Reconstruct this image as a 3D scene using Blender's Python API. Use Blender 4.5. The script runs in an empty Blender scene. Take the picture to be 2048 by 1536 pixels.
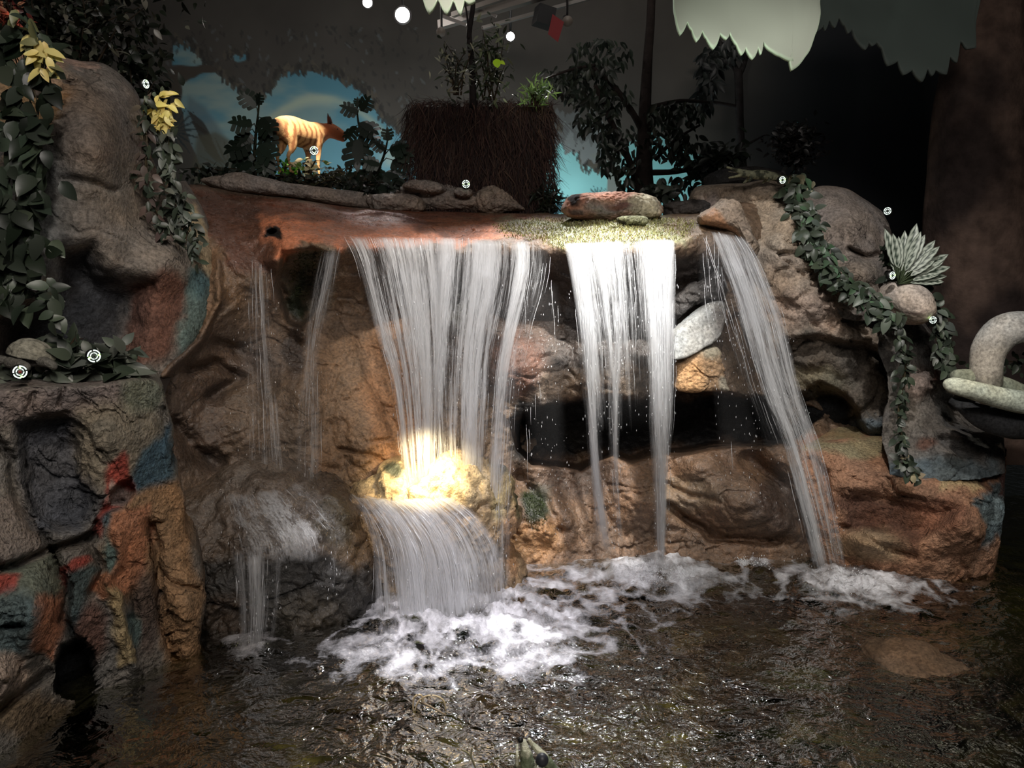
import bpy, bmesh, math, random
import numpy as np
from mathutils import Vector, Matrix, Euler

scene = bpy.context.scene
COL = scene.collection
PI = math.pi
# ------------------------------------------------------------------ camera
FPX = 1600.0                       # focal length in pixels of the 2048 px wide frame
PITCH = math.atan(228.0 / 1600.0)  # looking slightly down
CAMZ = 2.0                         # eye height above the pool surface
cam_d = bpy.data.cameras.new('camera')
cam_d.sensor_width = 36.0
cam_d.lens = 36.0 * FPX / 2048.0
cam_d.clip_start = 0.05
cam_d.clip_end = 60
cam = bpy.data.objects.new('camera', cam_d)
COL.objects.link(cam)
cam.location = (0, 0, CAMZ)
cam.rotation_euler = (PI / 2 - PITCH, 0, 0)
scene.camera = cam
# ------------------------------------------------------------------ view, world
vs = scene.view_settings
vs.view_transform = 'Standard'
vs.look = 'None'
vs.gamma = 1.0
vs.use_curve_mapping = False
vs.exposure = 1.5
scene.cycles.use_denoising = True
scene.cycles.max_bounces = 5
scene.cycles.diffuse_bounces = 2
scene.cycles.glossy_bounces = 2
scene.cycles.transmission_bounces = 3
scene.cycles.transparent_max_bounces = 14
scene.cycles.caustics_reflective = False
scene.cycles.caustics_refractive = False
scene.cycles.sample_clamp_indirect = 3.0
world = bpy.data.worlds.new('world')
scene.world = world
world.use_nodes = True
world.node_tree.nodes['Background'].inputs[0].default_value = (0.80, 0.88, 1.0, 1)
world.node_tree.nodes['Background'].inputs[1].default_value = 0.006

def sd(v):
    v = v / 255.0
    return v / 12.92 if v <= 0.04045 else ((v + 0.055) / 1.055) ** 2.4
def C8(r, g, b):
    return (sd(r), sd(g), sd(b))
def soften(c, k=0.32):
    l = 0.3 * c[0] + 0.55 * c[1] + 0.15 * c[2]
    return tuple(v * (1 - k) + l * k for v in c)

CT, ST = math.cos(PITCH), math.sin(PITCH)
def P(px, py, Y):
    """the point at distance Y in front of the camera that the photo shows at (px, py)"""
    x = (px - 1024) / FPX
    y = -(py - 768) / FPX
    dy = CT + y * ST
    dz = -ST + y * CT
    k = Y / dy
    return np.array([x * k, Y + 0 * k, CAMZ + dz * k]) if np.ndim(px) == 0 and np.ndim(py) == 0 and np.ndim(Y) == 0 \
        else np.stack([x * k, Y + 0 * k, CAMZ + dz * k], -1)
def GZ(px, py, z=0.0):
    x = (px - 1024) / FPX
    y = -(py - 768) / FPX
    dy = CT + y * ST
    dz = -ST + y * CT
    k = (z - CAMZ) / dz
    return np.array([x * k, dy * k, z])
def PJ(V):
    """where points V (n,3) fall in the photo"""
    X, Y, Z = V[:, 0], V[:, 1], V[:, 2] - CAMZ
    f = Y * CT - Z * ST
    u = Y * ST + Z * CT
    return 1024 + FPX * X / f, 768 - FPX * u / f
def M_AT(Y):            # metres per pixel at distance Y
    return Y / FPX

# ------------------------------------------------------------------ lights
def spot(name, loc, tgt, power, col, ang=40, blend=0.6, rad=0.04, parent=None):
    l = bpy.data.lights.new(name, 'SPOT')
    l.energy = power; l.color = col
    l.spot_size = math.radians(ang); l.spot_blend = blend
    l.shadow_soft_size = rad
    o = bpy.data.objects.new(name, l)
    COL.objects.link(o)
    o.location = loc
    o.rotation_euler = (Vector(tgt) - Vector(loc)).to_track_quat('-Z', 'Y').to_euler()
    return o
def point(name, loc, power, col, rad=0.04):
    l = bpy.data.lights.new(name, 'POINT')
    l.energy = power; l.color = col; l.shadow_soft_size = rad
    o = bpy.data.objects.new(name, l)
    COL.objects.link(o); o.location = loc
    return o
def area(name, loc, tgt, power, col, sx, sy):
    l = bpy.data.lights.new(name, 'AREA')
    l.energy = power; l.color = col; l.shape = 'RECTANGLE'; l.size = sx; l.size_y = sy
    o = bpy.data.objects.new(name, l)
    COL.objects.link(o); o.location = loc
    o.rotation_euler = (Vector(tgt) - Vector(loc)).to_track_quat('-Z', 'Y').to_euler()
    return o
WARM = (1.0, 0.80, 0.58); NEUT = (1.0, 0.93, 0.86); COOL = (0.82, 0.92, 1.0)
# room light from the shop behind and above the visitor
area('shop_light', (0.6, -1.5, 4.6), (0.3, 5.0, 0.6), 55, (1.0, 0.92, 0.85), 3.0, 0.8)
# ceiling spots on the falls and rocks, with some unseen fill spots added
spot('falls_spot', (0.75, 3.0, 4.9), tuple(P(1225, 580, 5.0)), 800, (1.0, 0.97, 0.90), 23, 0.9, 0.04)
spot('falls_spot_b', (-0.2, 2.9, 4.9), tuple(P(930, 620, 5.2)), 240, (1.0, 0.94, 0.86), 28, 0.9, 0.04)
spot('pool_spot', (-0.3, 2.2, 4.9), (-0.05, 4.3, 0), 330, (0.98, 0.95, 1.0), 30, 1.0, 0.05)
spot('pool_fill_spot', (2.6, 1.6, 4.9), (1.9, 4.4, 0), 120, (0.98, 1.0, 0.92), 44, 1.0, 0.03)  # unseen fill added to brighten the right of the pool
spot('glint_fill_spot', (0.4, 6.8, 5.8), (0.35, 3.4, 0), 620, (1, 1, 1), 38, 1.0, 0.02)  # unseen spot added from behind to make glints on the water
spot('right_rock_spot', (0.6, 1.6, 4.9), tuple(P(1620, 600, 5.3)), 215, (1.0, 0.97, 0.93), 40, 1.0, 0.06)
spot('ledge_spot', (1.2, 1.8, 4.6), tuple(P(1850, 970, 5.0)), 52, (1.0,0.86,0.70), 30, 1.0, 0.06)
spot('left_cliff_fill', (-0.2, 0.6, 4.6), tuple(P(190, 300, 4.2)), 75, (1.0, 0.95, 0.90), 42, 1.0, 0.08)  # unseen fill added to lighten the left cliff
spot('left_rock_spot', (-0.4, 0.9, 4.2), tuple(P(230, 1020, 3.7)), 60, (1.0, 0.88, 0.74), 46, 1.0, 0.06)
spot('left_fall_spot', (-0.6, 2.3, 4.9), tuple(P(520, 640, 5.0)), 62, (1.0, 0.88, 0.74), 30, 1.0, 0.05)
spot('animal_spot', (-1.7, 4.4, 5.6), tuple(P(604, 280, 7.0)), 1100, (1.0, 0.90, 0.72), 7.5, 0.5, 0.03)
spot('corner_spot', (-2.1, 3.2, 4.9), tuple(P(15, 75, 4.1)), 50, (1.0, 0.66, 0.36), 15, 0.8, 0.03)
spot('vine_spot', (-1.3, 3.0, 4.8), tuple(P(325, 215, 4.6)), 34, (1.0, 0.92, 0.55), 8, 0.7, 0.03)
# backdrop washers hidden behind the rim of rocks
spot('back_spot', tuple(P(805, 36, 7.3)), tuple(P(780, 415, 6.2)), 34, (1.0, 0.92, 0.90), 24, 1.0, 0.06)
spot('back_spot_b', tuple(P(1021, 78, 7.9)), tuple(P(1180, 470, 5.1)), 200, (1.0, 0.98, 0.94), 30, 0.8, 0.04)
area('mural_washer', (-1.0, 7.6, 2.55), (-1.3, 8.6, 3.4), 7.5, (0.88, 0.98, 0.98), 3.2, 0.12)
area('mural_washer_b', (1.2, 7.8, 2.4), (1.0, 8.6, 3.1), 3.0, (0.85, 1.0, 1.0), 1.6, 0.12)
area('ceiling_glow', (0.2, 6.2, 5.2), (0.2, 8.6, 3.6), 2.4, (1.0, 0.96, 0.9), 3.0, 0.3)
spot('canopy_spot', (0.7, 3.6, 2.9), tuple(P(1470, 30, 4.6)), 14, (0.88, 1.0, 0.9), 40, 0.8, 0.03)
# ------------------------------------------------------------------ numeric noise
def _h(ix, iy, iz, seed):
    h = (ix.astype(np.int64) * 374761393 + iy.astype(np.int64) * 668265263 + iz.astype(np.int64) * 2147483647 + seed * 974711) & 0xffffffff
    h = ((h ^ (h >> 13)) * 1274126177) & 0xffffffff
    h = ((h ^ (h >> 16)) * 2246822519) & 0xffffffff
    return ((h ^ (h >> 15)) & 0xffffff) / float(0xffffff)
def vnoise(p, seed=0):
    f = np.floor(p); t = p - f; t = t * t * (3 - 2 * t)
    i = f.astype(np.int64)
    out = 0
    for dx in (0, 1):
        wx = t[:, 0] if dx else 1 - t[:, 0]
        for dy in (0, 1):
            wy = t[:, 1] if dy else 1 - t[:, 1]
            for dz in (0, 1):
                wz = t[:, 2] if dz else 1 - t[:, 2]
                out = out + wx * wy * wz * _h(i[:, 0] + dx, i[:, 1] + dy, i[:, 2] + dz, seed)
    return out * 2 - 1
def fbm(p, oct=4, seed=0, gain=0.5):
    a = 1.0; s = 0; q = p.copy()
    for k in range(oct):
        s = s + a * vnoise(q, seed + k * 17)
        q = q * 2.03 + 11.3; a *= gain
    return s
def ridged(p, oct=3, seed=0):
    a = 1.0; s = 0; q = p.copy()
    for k in range(oct):
        s = s + a * (1 - np.abs(vnoise(q, seed + k * 13)) * 2)
        q = q * 2.1 + 5.1; a *= 0.5
    return s
def worley(p, seed=0):
    i = np.floor(p).astype(np.int64)
    d1 = np.full(len(p), 9.0); d2 = np.full(len(p), 9.0); cid = np.zeros(len(p))
    for dx in (-1, 0, 1):
        for dy in (-1, 0, 1):
            for dz in (-1, 0, 1):
                a, b, c = i[:, 0] + dx, i[:, 1] + dy, i[:, 2] + dz
                q = np.stack([a + _h(a, b, c, seed), b + _h(a, b, c, seed + 1), c + _h(a, b, c, seed + 2)], -1)
                d = np.sqrt(((q - p) ** 2).sum(1))
                n = d < d1
                d2 = np.where(n, d1, np.minimum(d2, d))
                cid = np.where(n, _h(a, b, c, seed + 5), cid)
                d1 = np.where(n, d, d1)
    return d1, d2, cid
def sstep(x, a, b):
    t = np.clip((x - a) / (b - a), 0, 1)
    return t * t * (3 - 2 * t)
def polysd(x, y, poly):
    """signed distance (inside positive) to a polygon"""
    poly = np.array(poly, float)
    n = len(poly)
    d = np.full(x.shape, 1e9); inside = np.zeros(x.shape, bool)
    for k in range(n):
        ax, ay = poly[k]; bx, by = poly[(k + 1) % n]
        ex, ey = bx - ax, by - ay
        t = np.clip(((x - ax) * ex + (y - ay) * ey) / (ex * ex + ey * ey + 1e-9), 0, 1)
        d = np.minimum(d, (x - ax - t * ex) ** 2 + (y - ay - t * ey) ** 2)
        if ay != by:
            c = ((ay > y) != (by > y)) & (x < (bx - ax) * (y - ay) / (by - ay) + ax)
            inside ^= c
    d = np.sqrt(d)
    return np.where(inside, d, -d)
def linesd(x, y, pts):
    d = np.full(x.shape, 1e9)
    for k in range(len(pts) - 1):
        ax, ay = pts[k][:2]; bx, by = pts[k + 1][:2]
        ex, ey = bx - ax, by - ay
        t = np.clip(((x - ax) * ex + (y - ay) * ey) / (ex * ex + ey * ey + 1e-9), 0, 1)
        d = np.minimum(d, (x - ax - t * ex) ** 2 + (y - ay - t * ey) ** 2)
    return np.sqrt(d)
def catmull(pts, n, closed=False):
    p = np.array(pts, float); m = len(p)
    if m == 2 and not closed:
        t = np.linspace(0, 1, n)[:, None]
        return p[0] * (1 - t) + p[1] * t
    segs = m if closed else m - 1
    # even spacing by chord length
    chord = [np.linalg.norm(p[(k + 1) % m] - p[k]) + 1e-6 for k in range(segs)]
    cum = np.concatenate([[0], np.cumsum(chord)])
    s = np.linspace(0, cum[-1], n, endpoint=not closed)
    out = []
    for v in s:
        k = min(int(np.searchsorted(cum, v, side='right')) - 1, segs - 1)
        t = (v - cum[k]) / chord[k]
        if closed:
            a, b, c, d = p[(k - 1) % m], p[k % m], p[(k + 1) % m], p[(k + 2) % m]
        else:
            a, b, c, d = p[max(k - 1, 0)], p[k], p[k + 1], p[min(k + 2, m - 1)]
        out.append(0.5 * ((2 * b) + (c - a) * t + (2 * a - 5 * b + 4 * c - d) * t * t + (3 * b - a - 3 * c + d) * t ** 3))
    return np.array(out)
def tps(pts):
    """smooth interpolation of scattered (x, y, value)"""
    a = np.array(pts, float)
    xy = a[:, :2] / 500.0; v = a[:, 2]; n = len(a)
    def U(r2): return 0.5 * r2 * np.log(r2 + 1e-12)
    K = U(((xy[:, None] - xy[None]) ** 2).sum(-1)) + np.eye(n) * 0.004
    Pm = np.hstack([np.ones((n, 1)), xy])
    A = np.zeros((n + 3, n + 3)); A[:n, :n] = K; A[:n, n:] = Pm; A[n:, :n] = Pm.T
    w = np.linalg.solve(A, np.concatenate([v, np.zeros(3)]))
    def f(x, y):
        sh = x.shape; X = x.ravel() / 500.0; Yy = y.ravel() / 500.0
        r = w[n] + w[n + 1] * X + w[n + 2] * Yy
        for k in range(n):
            r = r + w[k] * U((X - xy[k, 0]) ** 2 + (Yy - xy[k, 1]) ** 2)
        return r.reshape(sh)
    return f

# ------------------------------------------------------------------ objects
def tag(o, label=None, cat=None, group=None, kind=None):
    if label: o['label'] = label
    if cat: o['category'] = cat
    if group: o['group'] = group
    if kind: o['kind'] = kind
    return o
def empty(name, loc=(0, 0, 0), label=None, cat=None, group=None):
    o = bpy.data.objects.new(name, None)
    COL.objects.link(o); o.location = loc
    o.empty_display_size = 0.05
    return tag(o, label, cat, group)
def mesh_obj(name, V, F, mat, parent=None, cols=None, uvs=None, smooth=True, loc=None):
    me = bpy.data.meshes.new(name)
    V = np.asarray(V, float)
    off = np.zeros(3)
    if parent is not None: off = off + np.array(parent.matrix_world.translation if parent.parent else parent.location)
    if loc is not None:
        off = off + (np.array(loc) - off)
    me.from_pydata((V - off).tolist() if len(V) else [], [], F if isinstance(F, list) else F.tolist())
    if cols is not None:
        c = np.asarray(cols, float)
        if c.shape[1] == 3: c = np.hstack([c, np.zeros((len(c), 1))])
        at = me.color_attributes.new('Col', 'FLOAT_COLOR', 'POINT')
        at.data.foreach_set('color', c.astype(np.float32).ravel())
    if uvs is not None:
        uv = me.uv_layers.new(name='UVMap')
        li = np.zeros(len(me.loops), np.int32); me.loops.foreach_get('vertex_index', li)
        uv.data.foreach_set('uv', np.asarray(uvs, np.float32)[li].ravel())
    if smooth:
        me.polygons.foreach_set('use_smooth', [True] * len(me.polygons))
    me.update()
    if mat: me.materials.append(mat)
    o = bpy.data.objects.new(name, me)
    COL.objects.link(o)
    if parent is not None: o.parent = parent
    if parent is None and loc is not None: o.location = loc
    return o
def recalc(o):
    bm = bmesh.new(); bm.from_mesh(o.data)
    bmesh.ops.recalc_face_normals(bm, faces=bm.faces)
    bm.to_mesh(o.data); bm.free()
def grid_faces(nu, nv, closed_u=False):
    a = np.arange(nu * nv).reshape(nv, nu)
    if closed_u: a = np.hstack([a, a[:, :1]])
    return np.stack([a[:-1, :-1], a[:-1, 1:], a[1:, 1:], a[1:, :-1]], -1).reshape(-1, 4)

class MB:
    """collects small shapes into ONE mesh"""
    def __init__(s): s.v = []; s.f = []; s.c = []; s.n = 0
    def add(s, V, F, col=(1, 1, 1)):
        V = np.asarray(V, float)
        s.v.append(V); s.f += [[i + s.n for i in f] for f in F]
        c = np.asarray(col, float)
        if c.ndim == 1: c = np.tile(c, (len(V), 1))
        s.c.append(c); s.n += len(V)
    def tube(s, pts, rad, n=8, col=(1, 1, 1), cap=True):
        pts = np.asarray(pts, float); m = len(pts)
        r = np.full(m, rad) if np.ndim(rad) == 0 else np.asarray(rad, float)
        if len(r) != m: r = np.interp(np.linspace(0, 1, m), np.linspace(0, 1, len(r)), r)
        T = np.gradient(pts, axis=0); T /= np.linalg.norm(T, axis=1)[:, None] + 1e-9
        ref = np.array([0.0, 0, 1]) if abs(T[0][2]) < 0.9 else np.array([1.0, 0, 0])
        V = []
        for k in range(m):
            a = np.cross(T[k], ref); a /= np.linalg.norm(a) + 1e-9
            b = np.cross(T[k], a); ref = -np.cross(a, T[k]) if False else ref
            for j in range(n):
                t = 2 * PI * j / n
                V.append(pts[k] + r[k] * (math.cos(t) * a + math.sin(t) * b))
        F = [[k * n + j, k * n + (j + 1) % n, (k + 1) * n + (j + 1) % n, (k + 1) * n + j] for k in range(m - 1) for j in range(n)]
        if cap:
            F.append(list(range(n))[::-1]); F.append([(m - 1) * n + j for j in range(n)])
        s.add(V, F, col)
    def box(s, c, size, rot=None, col=(1, 1, 1)):
        V = np.array([[x, y, z] for x in (-.5, .5) for y in (-.5, .5) for z in (-.5, .5)]) * np.array(size)
        if rot is not None: V = V @ np.array(Euler(rot).to_matrix()).T
        s.add(V + np.array(c), [[0, 1, 3, 2], [4, 6, 7, 5], [0, 4, 5, 1], [2, 3, 7, 6], [0, 2, 6, 4], [1, 5, 7, 3]], col)
    def ball(s, c, r, n=10, col=(1, 1, 1)):
        r = np.array(r) if np.ndim(r) else np.array([r, r, r])
        V = []; F = []
        for a in range(n + 1):
            for b in range(2 * n):
                th = PI * a / n; ph = PI * b / n
                V.append(np.array([math.sin(th) * math.cos(ph), math.sin(th) * math.sin(ph), math.cos(th)]) * r + np.array(c))
        for a in range(n):
            for b in range(2 * n):
                F.append([a * 2 * n + b, (a + 1) * 2 * n + b, (a + 1) * 2 * n + (b + 1) % (2 * n), a * 2 * n + (b + 1) % (2 * n)])
        s.add(V, F, col)
    def leaf(s, base, d, nrm, L, W, col, droop=0.25, fold=0.25, shape=1.0):
        """a pointed leaf with a folded midrib and a drooping tip"""
        d = np.asarray(d, float); d /= np.linalg.norm(d) + 1e-9
        nrm = np.asarray(nrm, float); nrm = nrm - d * nrm.dot(d); nrm /= np.linalg.norm(nrm) + 1e-9
        sd_ = np.cross(d, nrm)
        ts = (0, .18, .4, .62, .83, 1.0); ws = (0.06, .75, 1.0, .82, .42, 0.0)
        V = []
        for t, w in zip(ts, ws):
            c = base + d * L * t - nrm * L * droop * t * t
            h = W * 0.5 * w ** shape
            V += [c - sd_ * h + nrm * h * fold, c, c + sd_ * h + nrm * h * fold]
        F = []
        for k in range(5):
            a = 3 * k
            F += [[a, a + 1, a + 4, a + 3], [a + 1, a + 2, a + 5, a + 4]]
        s.add(V, F, col)
    def blade(s, p, w, col):
        """grass blade through points p"""
        p = np.asarray(p, float); m = len(p)
        side = np.cross(p[-1] - p[0], (random.uniform(-.5, .5), 1, random.uniform(-.3, .3))); side /= np.linalg.norm(side) + 1e-9
        V = []
        for k in range(m):
            ww = w * (1 - k / (m - 1)) + 0.0004
            V += [p[k] - side * ww, p[k] + side * ww]
        s.add(V, [[2 * k, 2 * k + 1, 2 * k + 3, 2 * k + 2] for k in range(m - 1)], col)
    def build(s, name, mat, parent=None, smooth=True):
        V = np.vstack(s.v) if s.v else np.zeros((0, 3))
        c = np.vstack(s.c) if s.c else None
        return mesh_obj(name, V, s.f, mat, parent, cols=c, smooth=smooth)

# ------------------------------------------------------------------ materials
class NT:
    def __init__(s, name):
        s.m = bpy.data.materials.new(name); s.m.use_nodes = True
        s.t = s.m.node_tree; s.n = s.t.nodes; s.n.clear()
        s.out = s.n.new('ShaderNodeOutputMaterial')
    def new(s, t, **kw):
        n = s.n.new('ShaderNode' + t)
        for k, v in kw.items():
            if k in n.inputs.keys() if isinstance(k, str) else False: n.inputs[k].default_value = v
            else: setattr(n, k, v)
        return n
    def link(s, a, b): s.t.links.new(a, b)
    def val(s, n, **kw):
        for k, v in kw.items():
            k2 = k.replace('_', ' ')
            if isinstance(v, bpy.types.NodeSocket): s.link(v, n.inputs[k2])
            else: n.inputs[k2].default_value = v
    def math(s, op, a, b=None, clamp=False):
        n = s.n.new('ShaderNodeMath'); n.operation = op; n.use_clamp = clamp
        for i, x in enumerate((a, b)):
            if x is None: continue
            if isinstance(x, bpy.types.NodeSocket): s.link(x, n.inputs[i])
            else: n.inputs[i].default_value = x
        return n.outputs[0]
    def mix(s, fac, a, b, mode='MIX'):
        n = s.n.new('ShaderNodeMix'); n.data_type = 'RGBA'; n.blend_type = mode
        for i, x in ((0, fac), (6, a), (7, b)):
            if isinstance(x, bpy.types.NodeSocket): s.link(x, n.inputs[i])
            else: n.inputs[i].default_value = x if i == 0 else ((*x, 1) if len(x) == 3 else x)
        return n.outputs[2]
    def ramp(s, fac, stops):
        n = s.n.new('ShaderNodeValToRGB')
        while len(n.color_ramp.elements) < len(stops): n.color_ramp.elements.new(0.5)
        for e, (p, c) in zip(n.color_ramp.elements, stops):
            e.position = p; e.color = (c, c, c, 1) if np.ndim(c) == 0 else (*c, 1)
        s.link(fac, n.inputs[0]); return n.outputs[0]
    def noise(s, vec, scale, detail=4, rough=0.55, dist=0.0):
        n = s.n.new('ShaderNodeTexNoise')
        n.inputs['Scale'].default_value = scale; n.inputs['Detail'].default_value = detail
        n.inputs['Roughness'].default_value = rough; n.inputs['Distortion'].default_value = dist
        if vec is not None: s.link(vec, n.inputs['Vector'])
        return n.outputs[0]
    def pos(s):
        return s.n.new('ShaderNodeNewGeometry').outputs['Position']
    def bsdf(s, **kw):
        b = s.n.new('ShaderNodeBsdfPrincipled'); s.val(b, **kw)
        s.link(b.outputs[0], s.out.inputs[0]); return b

def rock_material(name, bump=0.6, fine=1.0, pits=0.5):
    t = NT(name); p = t.pos()
    at = t.n.new('ShaderNodeAttribute'); at.attribute_name = 'Col'
    n1 = t.noise(p, 9.0, 4, 0.6); n2 = t.noise(p, 55.0, 4, 0.65); n3 = t.noise(p, 3.2, 3, 0.5)
    c = t.mix(1.0, at.outputs['Color'], t.ramp(n1, [(0.25, 0.62), (0.5, 0.98), (0.78, 1.35)]), 'MULTIPLY')
    c = t.mix(1.0, c, t.ramp(n2, [(0.3, 0.48), (0.5, 0.98), (0.72, 1.5)]), 'MULTIPLY')
    c = t.mix(1.0, c, t.ramp(n3, [(0.3, (0.88, 0.95, 1.0)), (0.7, (1.06, 1.0, 0.90))]), 'MULTIPLY')
    vo = t.n.new('ShaderNodeTexVoronoi'); vo.inputs['Scale'].default_value = 70.0
    t.link(p, vo.inputs['Vector'])
    vc = t.n.new('ShaderNodeTexVoronoi'); vc.feature = 'DISTANCE_TO_EDGE'; vc.inputs['Scale'].default_value = 3.4
    wn = t.n.new('ShaderNodeMix'); wn.data_type = 'VECTOR'
    nz = t.n.new('ShaderNodeTexNoise'); nz.inputs['Scale'].default_value = 4.0; nz.inputs['Detail'].default_value = 4
    t.link(p, nz.inputs['Vector']); wn.inputs[0].default_value = 0.32
    t.link(p, wn.inputs[4]); t.link(nz.outputs['Color'], wn.inputs[5]); t.link(wn.outputs[1], vc.inputs['Vector'])
    crack = t.ramp(vc.outputs['Distance'], [(0.0, 0.0), (0.014, 1.0)])
    ck = t.math('MAXIMUM', crack, t.ramp(t.noise(p, 2.0, 2), [(0.36, 0.0), (0.44, 1.0)]))
    c = t.mix(t.math('MULTIPLY', t.math('SUBTRACT', 1.0, ck), 0.6), c, (0.012, 0.010, 0.009))
    hgt = t.math('ADD', t.math('MULTIPLY', n2, 0.017 * fine), t.math('MULTIPLY', n1, 0.030))
    hgt = t.math('ADD', hgt, t.math('MULTIPLY', vo.outputs['Distance'], 0.0065 * pits))
    hgt = t.math('ADD', hgt, t.math('MULTIPLY', ck, 0.010))
    hgt = t.math('ADD', hgt, t.math('MULTIPLY', t.noise(p, 130.0, 3), 0.0045 * fine))
    b = t.n.new('ShaderNodeBump'); b.inputs['Strength'].default_value = bump; b.inputs['Distance'].default_value = 1.0
    t.link(hgt, b.inputs['Height'])
    wet = at.outputs['Alpha']
    r = t.math('SUBTRACT', 0.88, t.math('MULTIPLY', t.math('MULTIPLY', wet, t.ramp(t.noise(p, 34.0, 3, 0.6), [(0.38, 0.35), (0.62, 1.0)])), 0.66))
    r = t.math('ADD', r, t.math('MULTIPLY', t.math('SUBTRACT', n1, 0.5), 0.25), True)
    bs = t.bsdf(Base_Color=c, Roughness=r, Normal=b.outputs[0])
    t.link(t.math('ADD', 0.22, t.math('MULTIPLY', wet, 0.6)), bs.inputs['Specular IOR Level'])
    return t.m
ROCK = rock_material('painted_rock')
ROCK_SMOOTH = rock_material('smooth_rock', 0.25, 0.5, 0.25)
ROCK_ROUGH = rock_material('rough_rock', 0.85, 1.4, 1.2)

def vc_material(name, rough=0.6, spec=0.4, bump=0.0, bscale=40, translucent=0.0, mult=None):
    t = NT(name)
    at = t.n.new('ShaderNodeAttribute'); at.attribute_name = 'Col'
    c = at.outputs['Color']
    if mult:
        c = t.mix(1.0, c, t.ramp(t.noise(t.pos(), mult, 4), [(0.3, 0.6), (0.7, 1.35)]), 'MULTIPLY')
    b = t.bsdf(Base_Color=c, Roughness=rough); b.inputs['Specular IOR Level'].default_value = spec
    if bump:
        bn = t.n.new('ShaderNodeBump'); bn.inputs['Strength'].default_value = bump; bn.inputs['Distance'].default_value = 0.01
        t.link(t.noise(t.pos(), bscale, 4), bn.inputs['Height']); t.link(bn.outputs[0], b.inputs['Normal'])
    if translucent:
        tr = t.n.new('ShaderNodeBsdfTranslucent'); t.link(c, tr.inputs[0])
        mx = t.n.new('ShaderNodeMixShader'); mx.inputs[0].default_value = translucent
        t.link(b.outputs[0], mx.inputs[1]); t.link(tr.outputs[0], mx.inputs[2]); t.link(mx.outputs[0], t.out.inputs[0])
    return t.m
LEAF = vc_material('leaf', 0.42, 0.5, translucent=0.2)
PLAIN = vc_material('painted_matte', 0.75, 0.25)
PAINTW = vc_material('mural_paint', 0.8, 0.2)
BARK = vc_material('bark', 0.9, 0.15, bump=0.9, bscale=28, mult=9.0)
FUR = vc_material('fur', 0.85, 0.15, bump=0.5, bscale=160)
HIDE = vc_material('scaly_hide', 0.55, 0.4, bump=0.9, bscale=90, mult=45.0)
METAL = vc_material('dark_metal', 0.45, 0.5)
STRAW = vc_material('dry_grass', 0.7, 0.3)
def emit(name, col, st):
    t = NT(name); e = t.n.new('ShaderNodeEmission'); e.inputs[0].default_value = (*col, 1); e.inputs[1].default_value = st
    t.link(e.outputs[0], t.out.inputs[0]); return t.m
LAMP = emit('lamp_glow', (1.0, 0.93, 0.88), 40)
LED_G = emit('green_led', (0.35, 1.0, 0.12), 3.0)
LED_W = emit('ring_glow', (0.82, 1.0, 0.86), 0.75)

# ------------------------------------------------------------------ rock builders
def paint(x, y, V, base, paints, seed=0, wet0=0.0, warp=14):
    """rockwork colour"""
    n = len(x)
    c = np.tile(np.array([*soften(base, 0.3), wet0], float), (n, 1))
    wx = fbm(V * 6.0, 4, seed + 3) * warp; wy = fbm(V * 6.0 + 40, 4, seed + 5) * warp
    X, Y = x + wx, y + wy
    for pt in paints:
        poly, soft, col = pt[0], pt[1], pt[2]
        wet = pt[3] if len(pt) > 3 else None
        am = pt[4] if len(pt) > 4 else 1.0
        if len(poly) == 1 or np.ndim(poly[0]) == 0:       # a round patch (cx, cy, rx, ry)
            cx, cy, rx, ry = poly
            d = (1 - np.sqrt(((X - cx) / rx) ** 2 + ((Y - cy) / ry) ** 2)) * min(rx, ry)
        else:
            pa = np.array(poly)
            m = (X > pa[:, 0].min() - soft * 2) & (X < pa[:, 0].max() + soft * 2) & (Y > pa[:, 1].min() - soft * 2) & (Y < pa[:, 1].max() + soft * 2)
            d = np.full(n, -1e4)
            if m.any(): d[m] = polysd(X[m], Y[m], poly)
        w = sstep(d, -soft, soft) * am
        c[:, :3] = c[:, :3] * (1 - w[:, None]) + np.array(soften(col)) * w[:, None]
        if wet is not None: c[:, 3] = c[:, 3] * (1 - w) + wet * w
    return c
def rocky(V, amp, scale, seed, facet=0.0, pit=0.0):
    """broken stone: rolling bulk, flat tilted facets, cracks between them and fine grit"""
    d = amp * fbm(V * scale, 6, seed, 0.56) * 0.8 + amp * 0.30 * fbm(V * scale * 7, 3, seed + 4, 0.6)
    cr = np.abs(fbm(V * scale * 0.6 + 9, 4, seed + 50, 0.55))
    d = d - amp * 0.8 * (1 - np.clip(cr * 9, 0, 1)) * sstep(vnoise(V * 1.7, seed + 60), -.1, .4)
    if facet:
        w = V + 0.12 * np.stack([fbm(V * 2.6, 3, seed + 7), fbm(V * 2.6 + 7, 3, seed + 8), fbm(V * 2.6 + 3, 3, seed + 9)], -1)
        for k, (sc, am) in enumerate(((2.7, 1.0), (6.5, 0.38))):
            p = w * np.array([sc, sc, sc * 1.25])
            d1, d2, cid = worley(p, seed + 2 + k * 11)
            ga = cid * 97.0; gb = cid * 61.0
            f = np.floor(p) + 0.5
            tilt = np.sin(ga) * (p - f)[:, 0] * 0.9 + np.cos(gb) * (p - f)[:, 2] * 0.9
            e = sstep(d2 - d1, 0.0, 0.10)
            d = d + facet * am * ((cid - 0.5) * 1.2 + 0.0 * tilt) * e + facet * am * 0.7 * (0.35 - d1) * np.sin(ga) - facet * am * 0.5 * (1 - sstep(d2 - d1, 0, 0.06))
    if pit:
        d1, d2, cid = worley(V * 16, seed + 31)
        d = d - pit * (1 - sstep(d1, 0.1, 0.45)) * (cid > 0.55)
    return d
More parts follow.
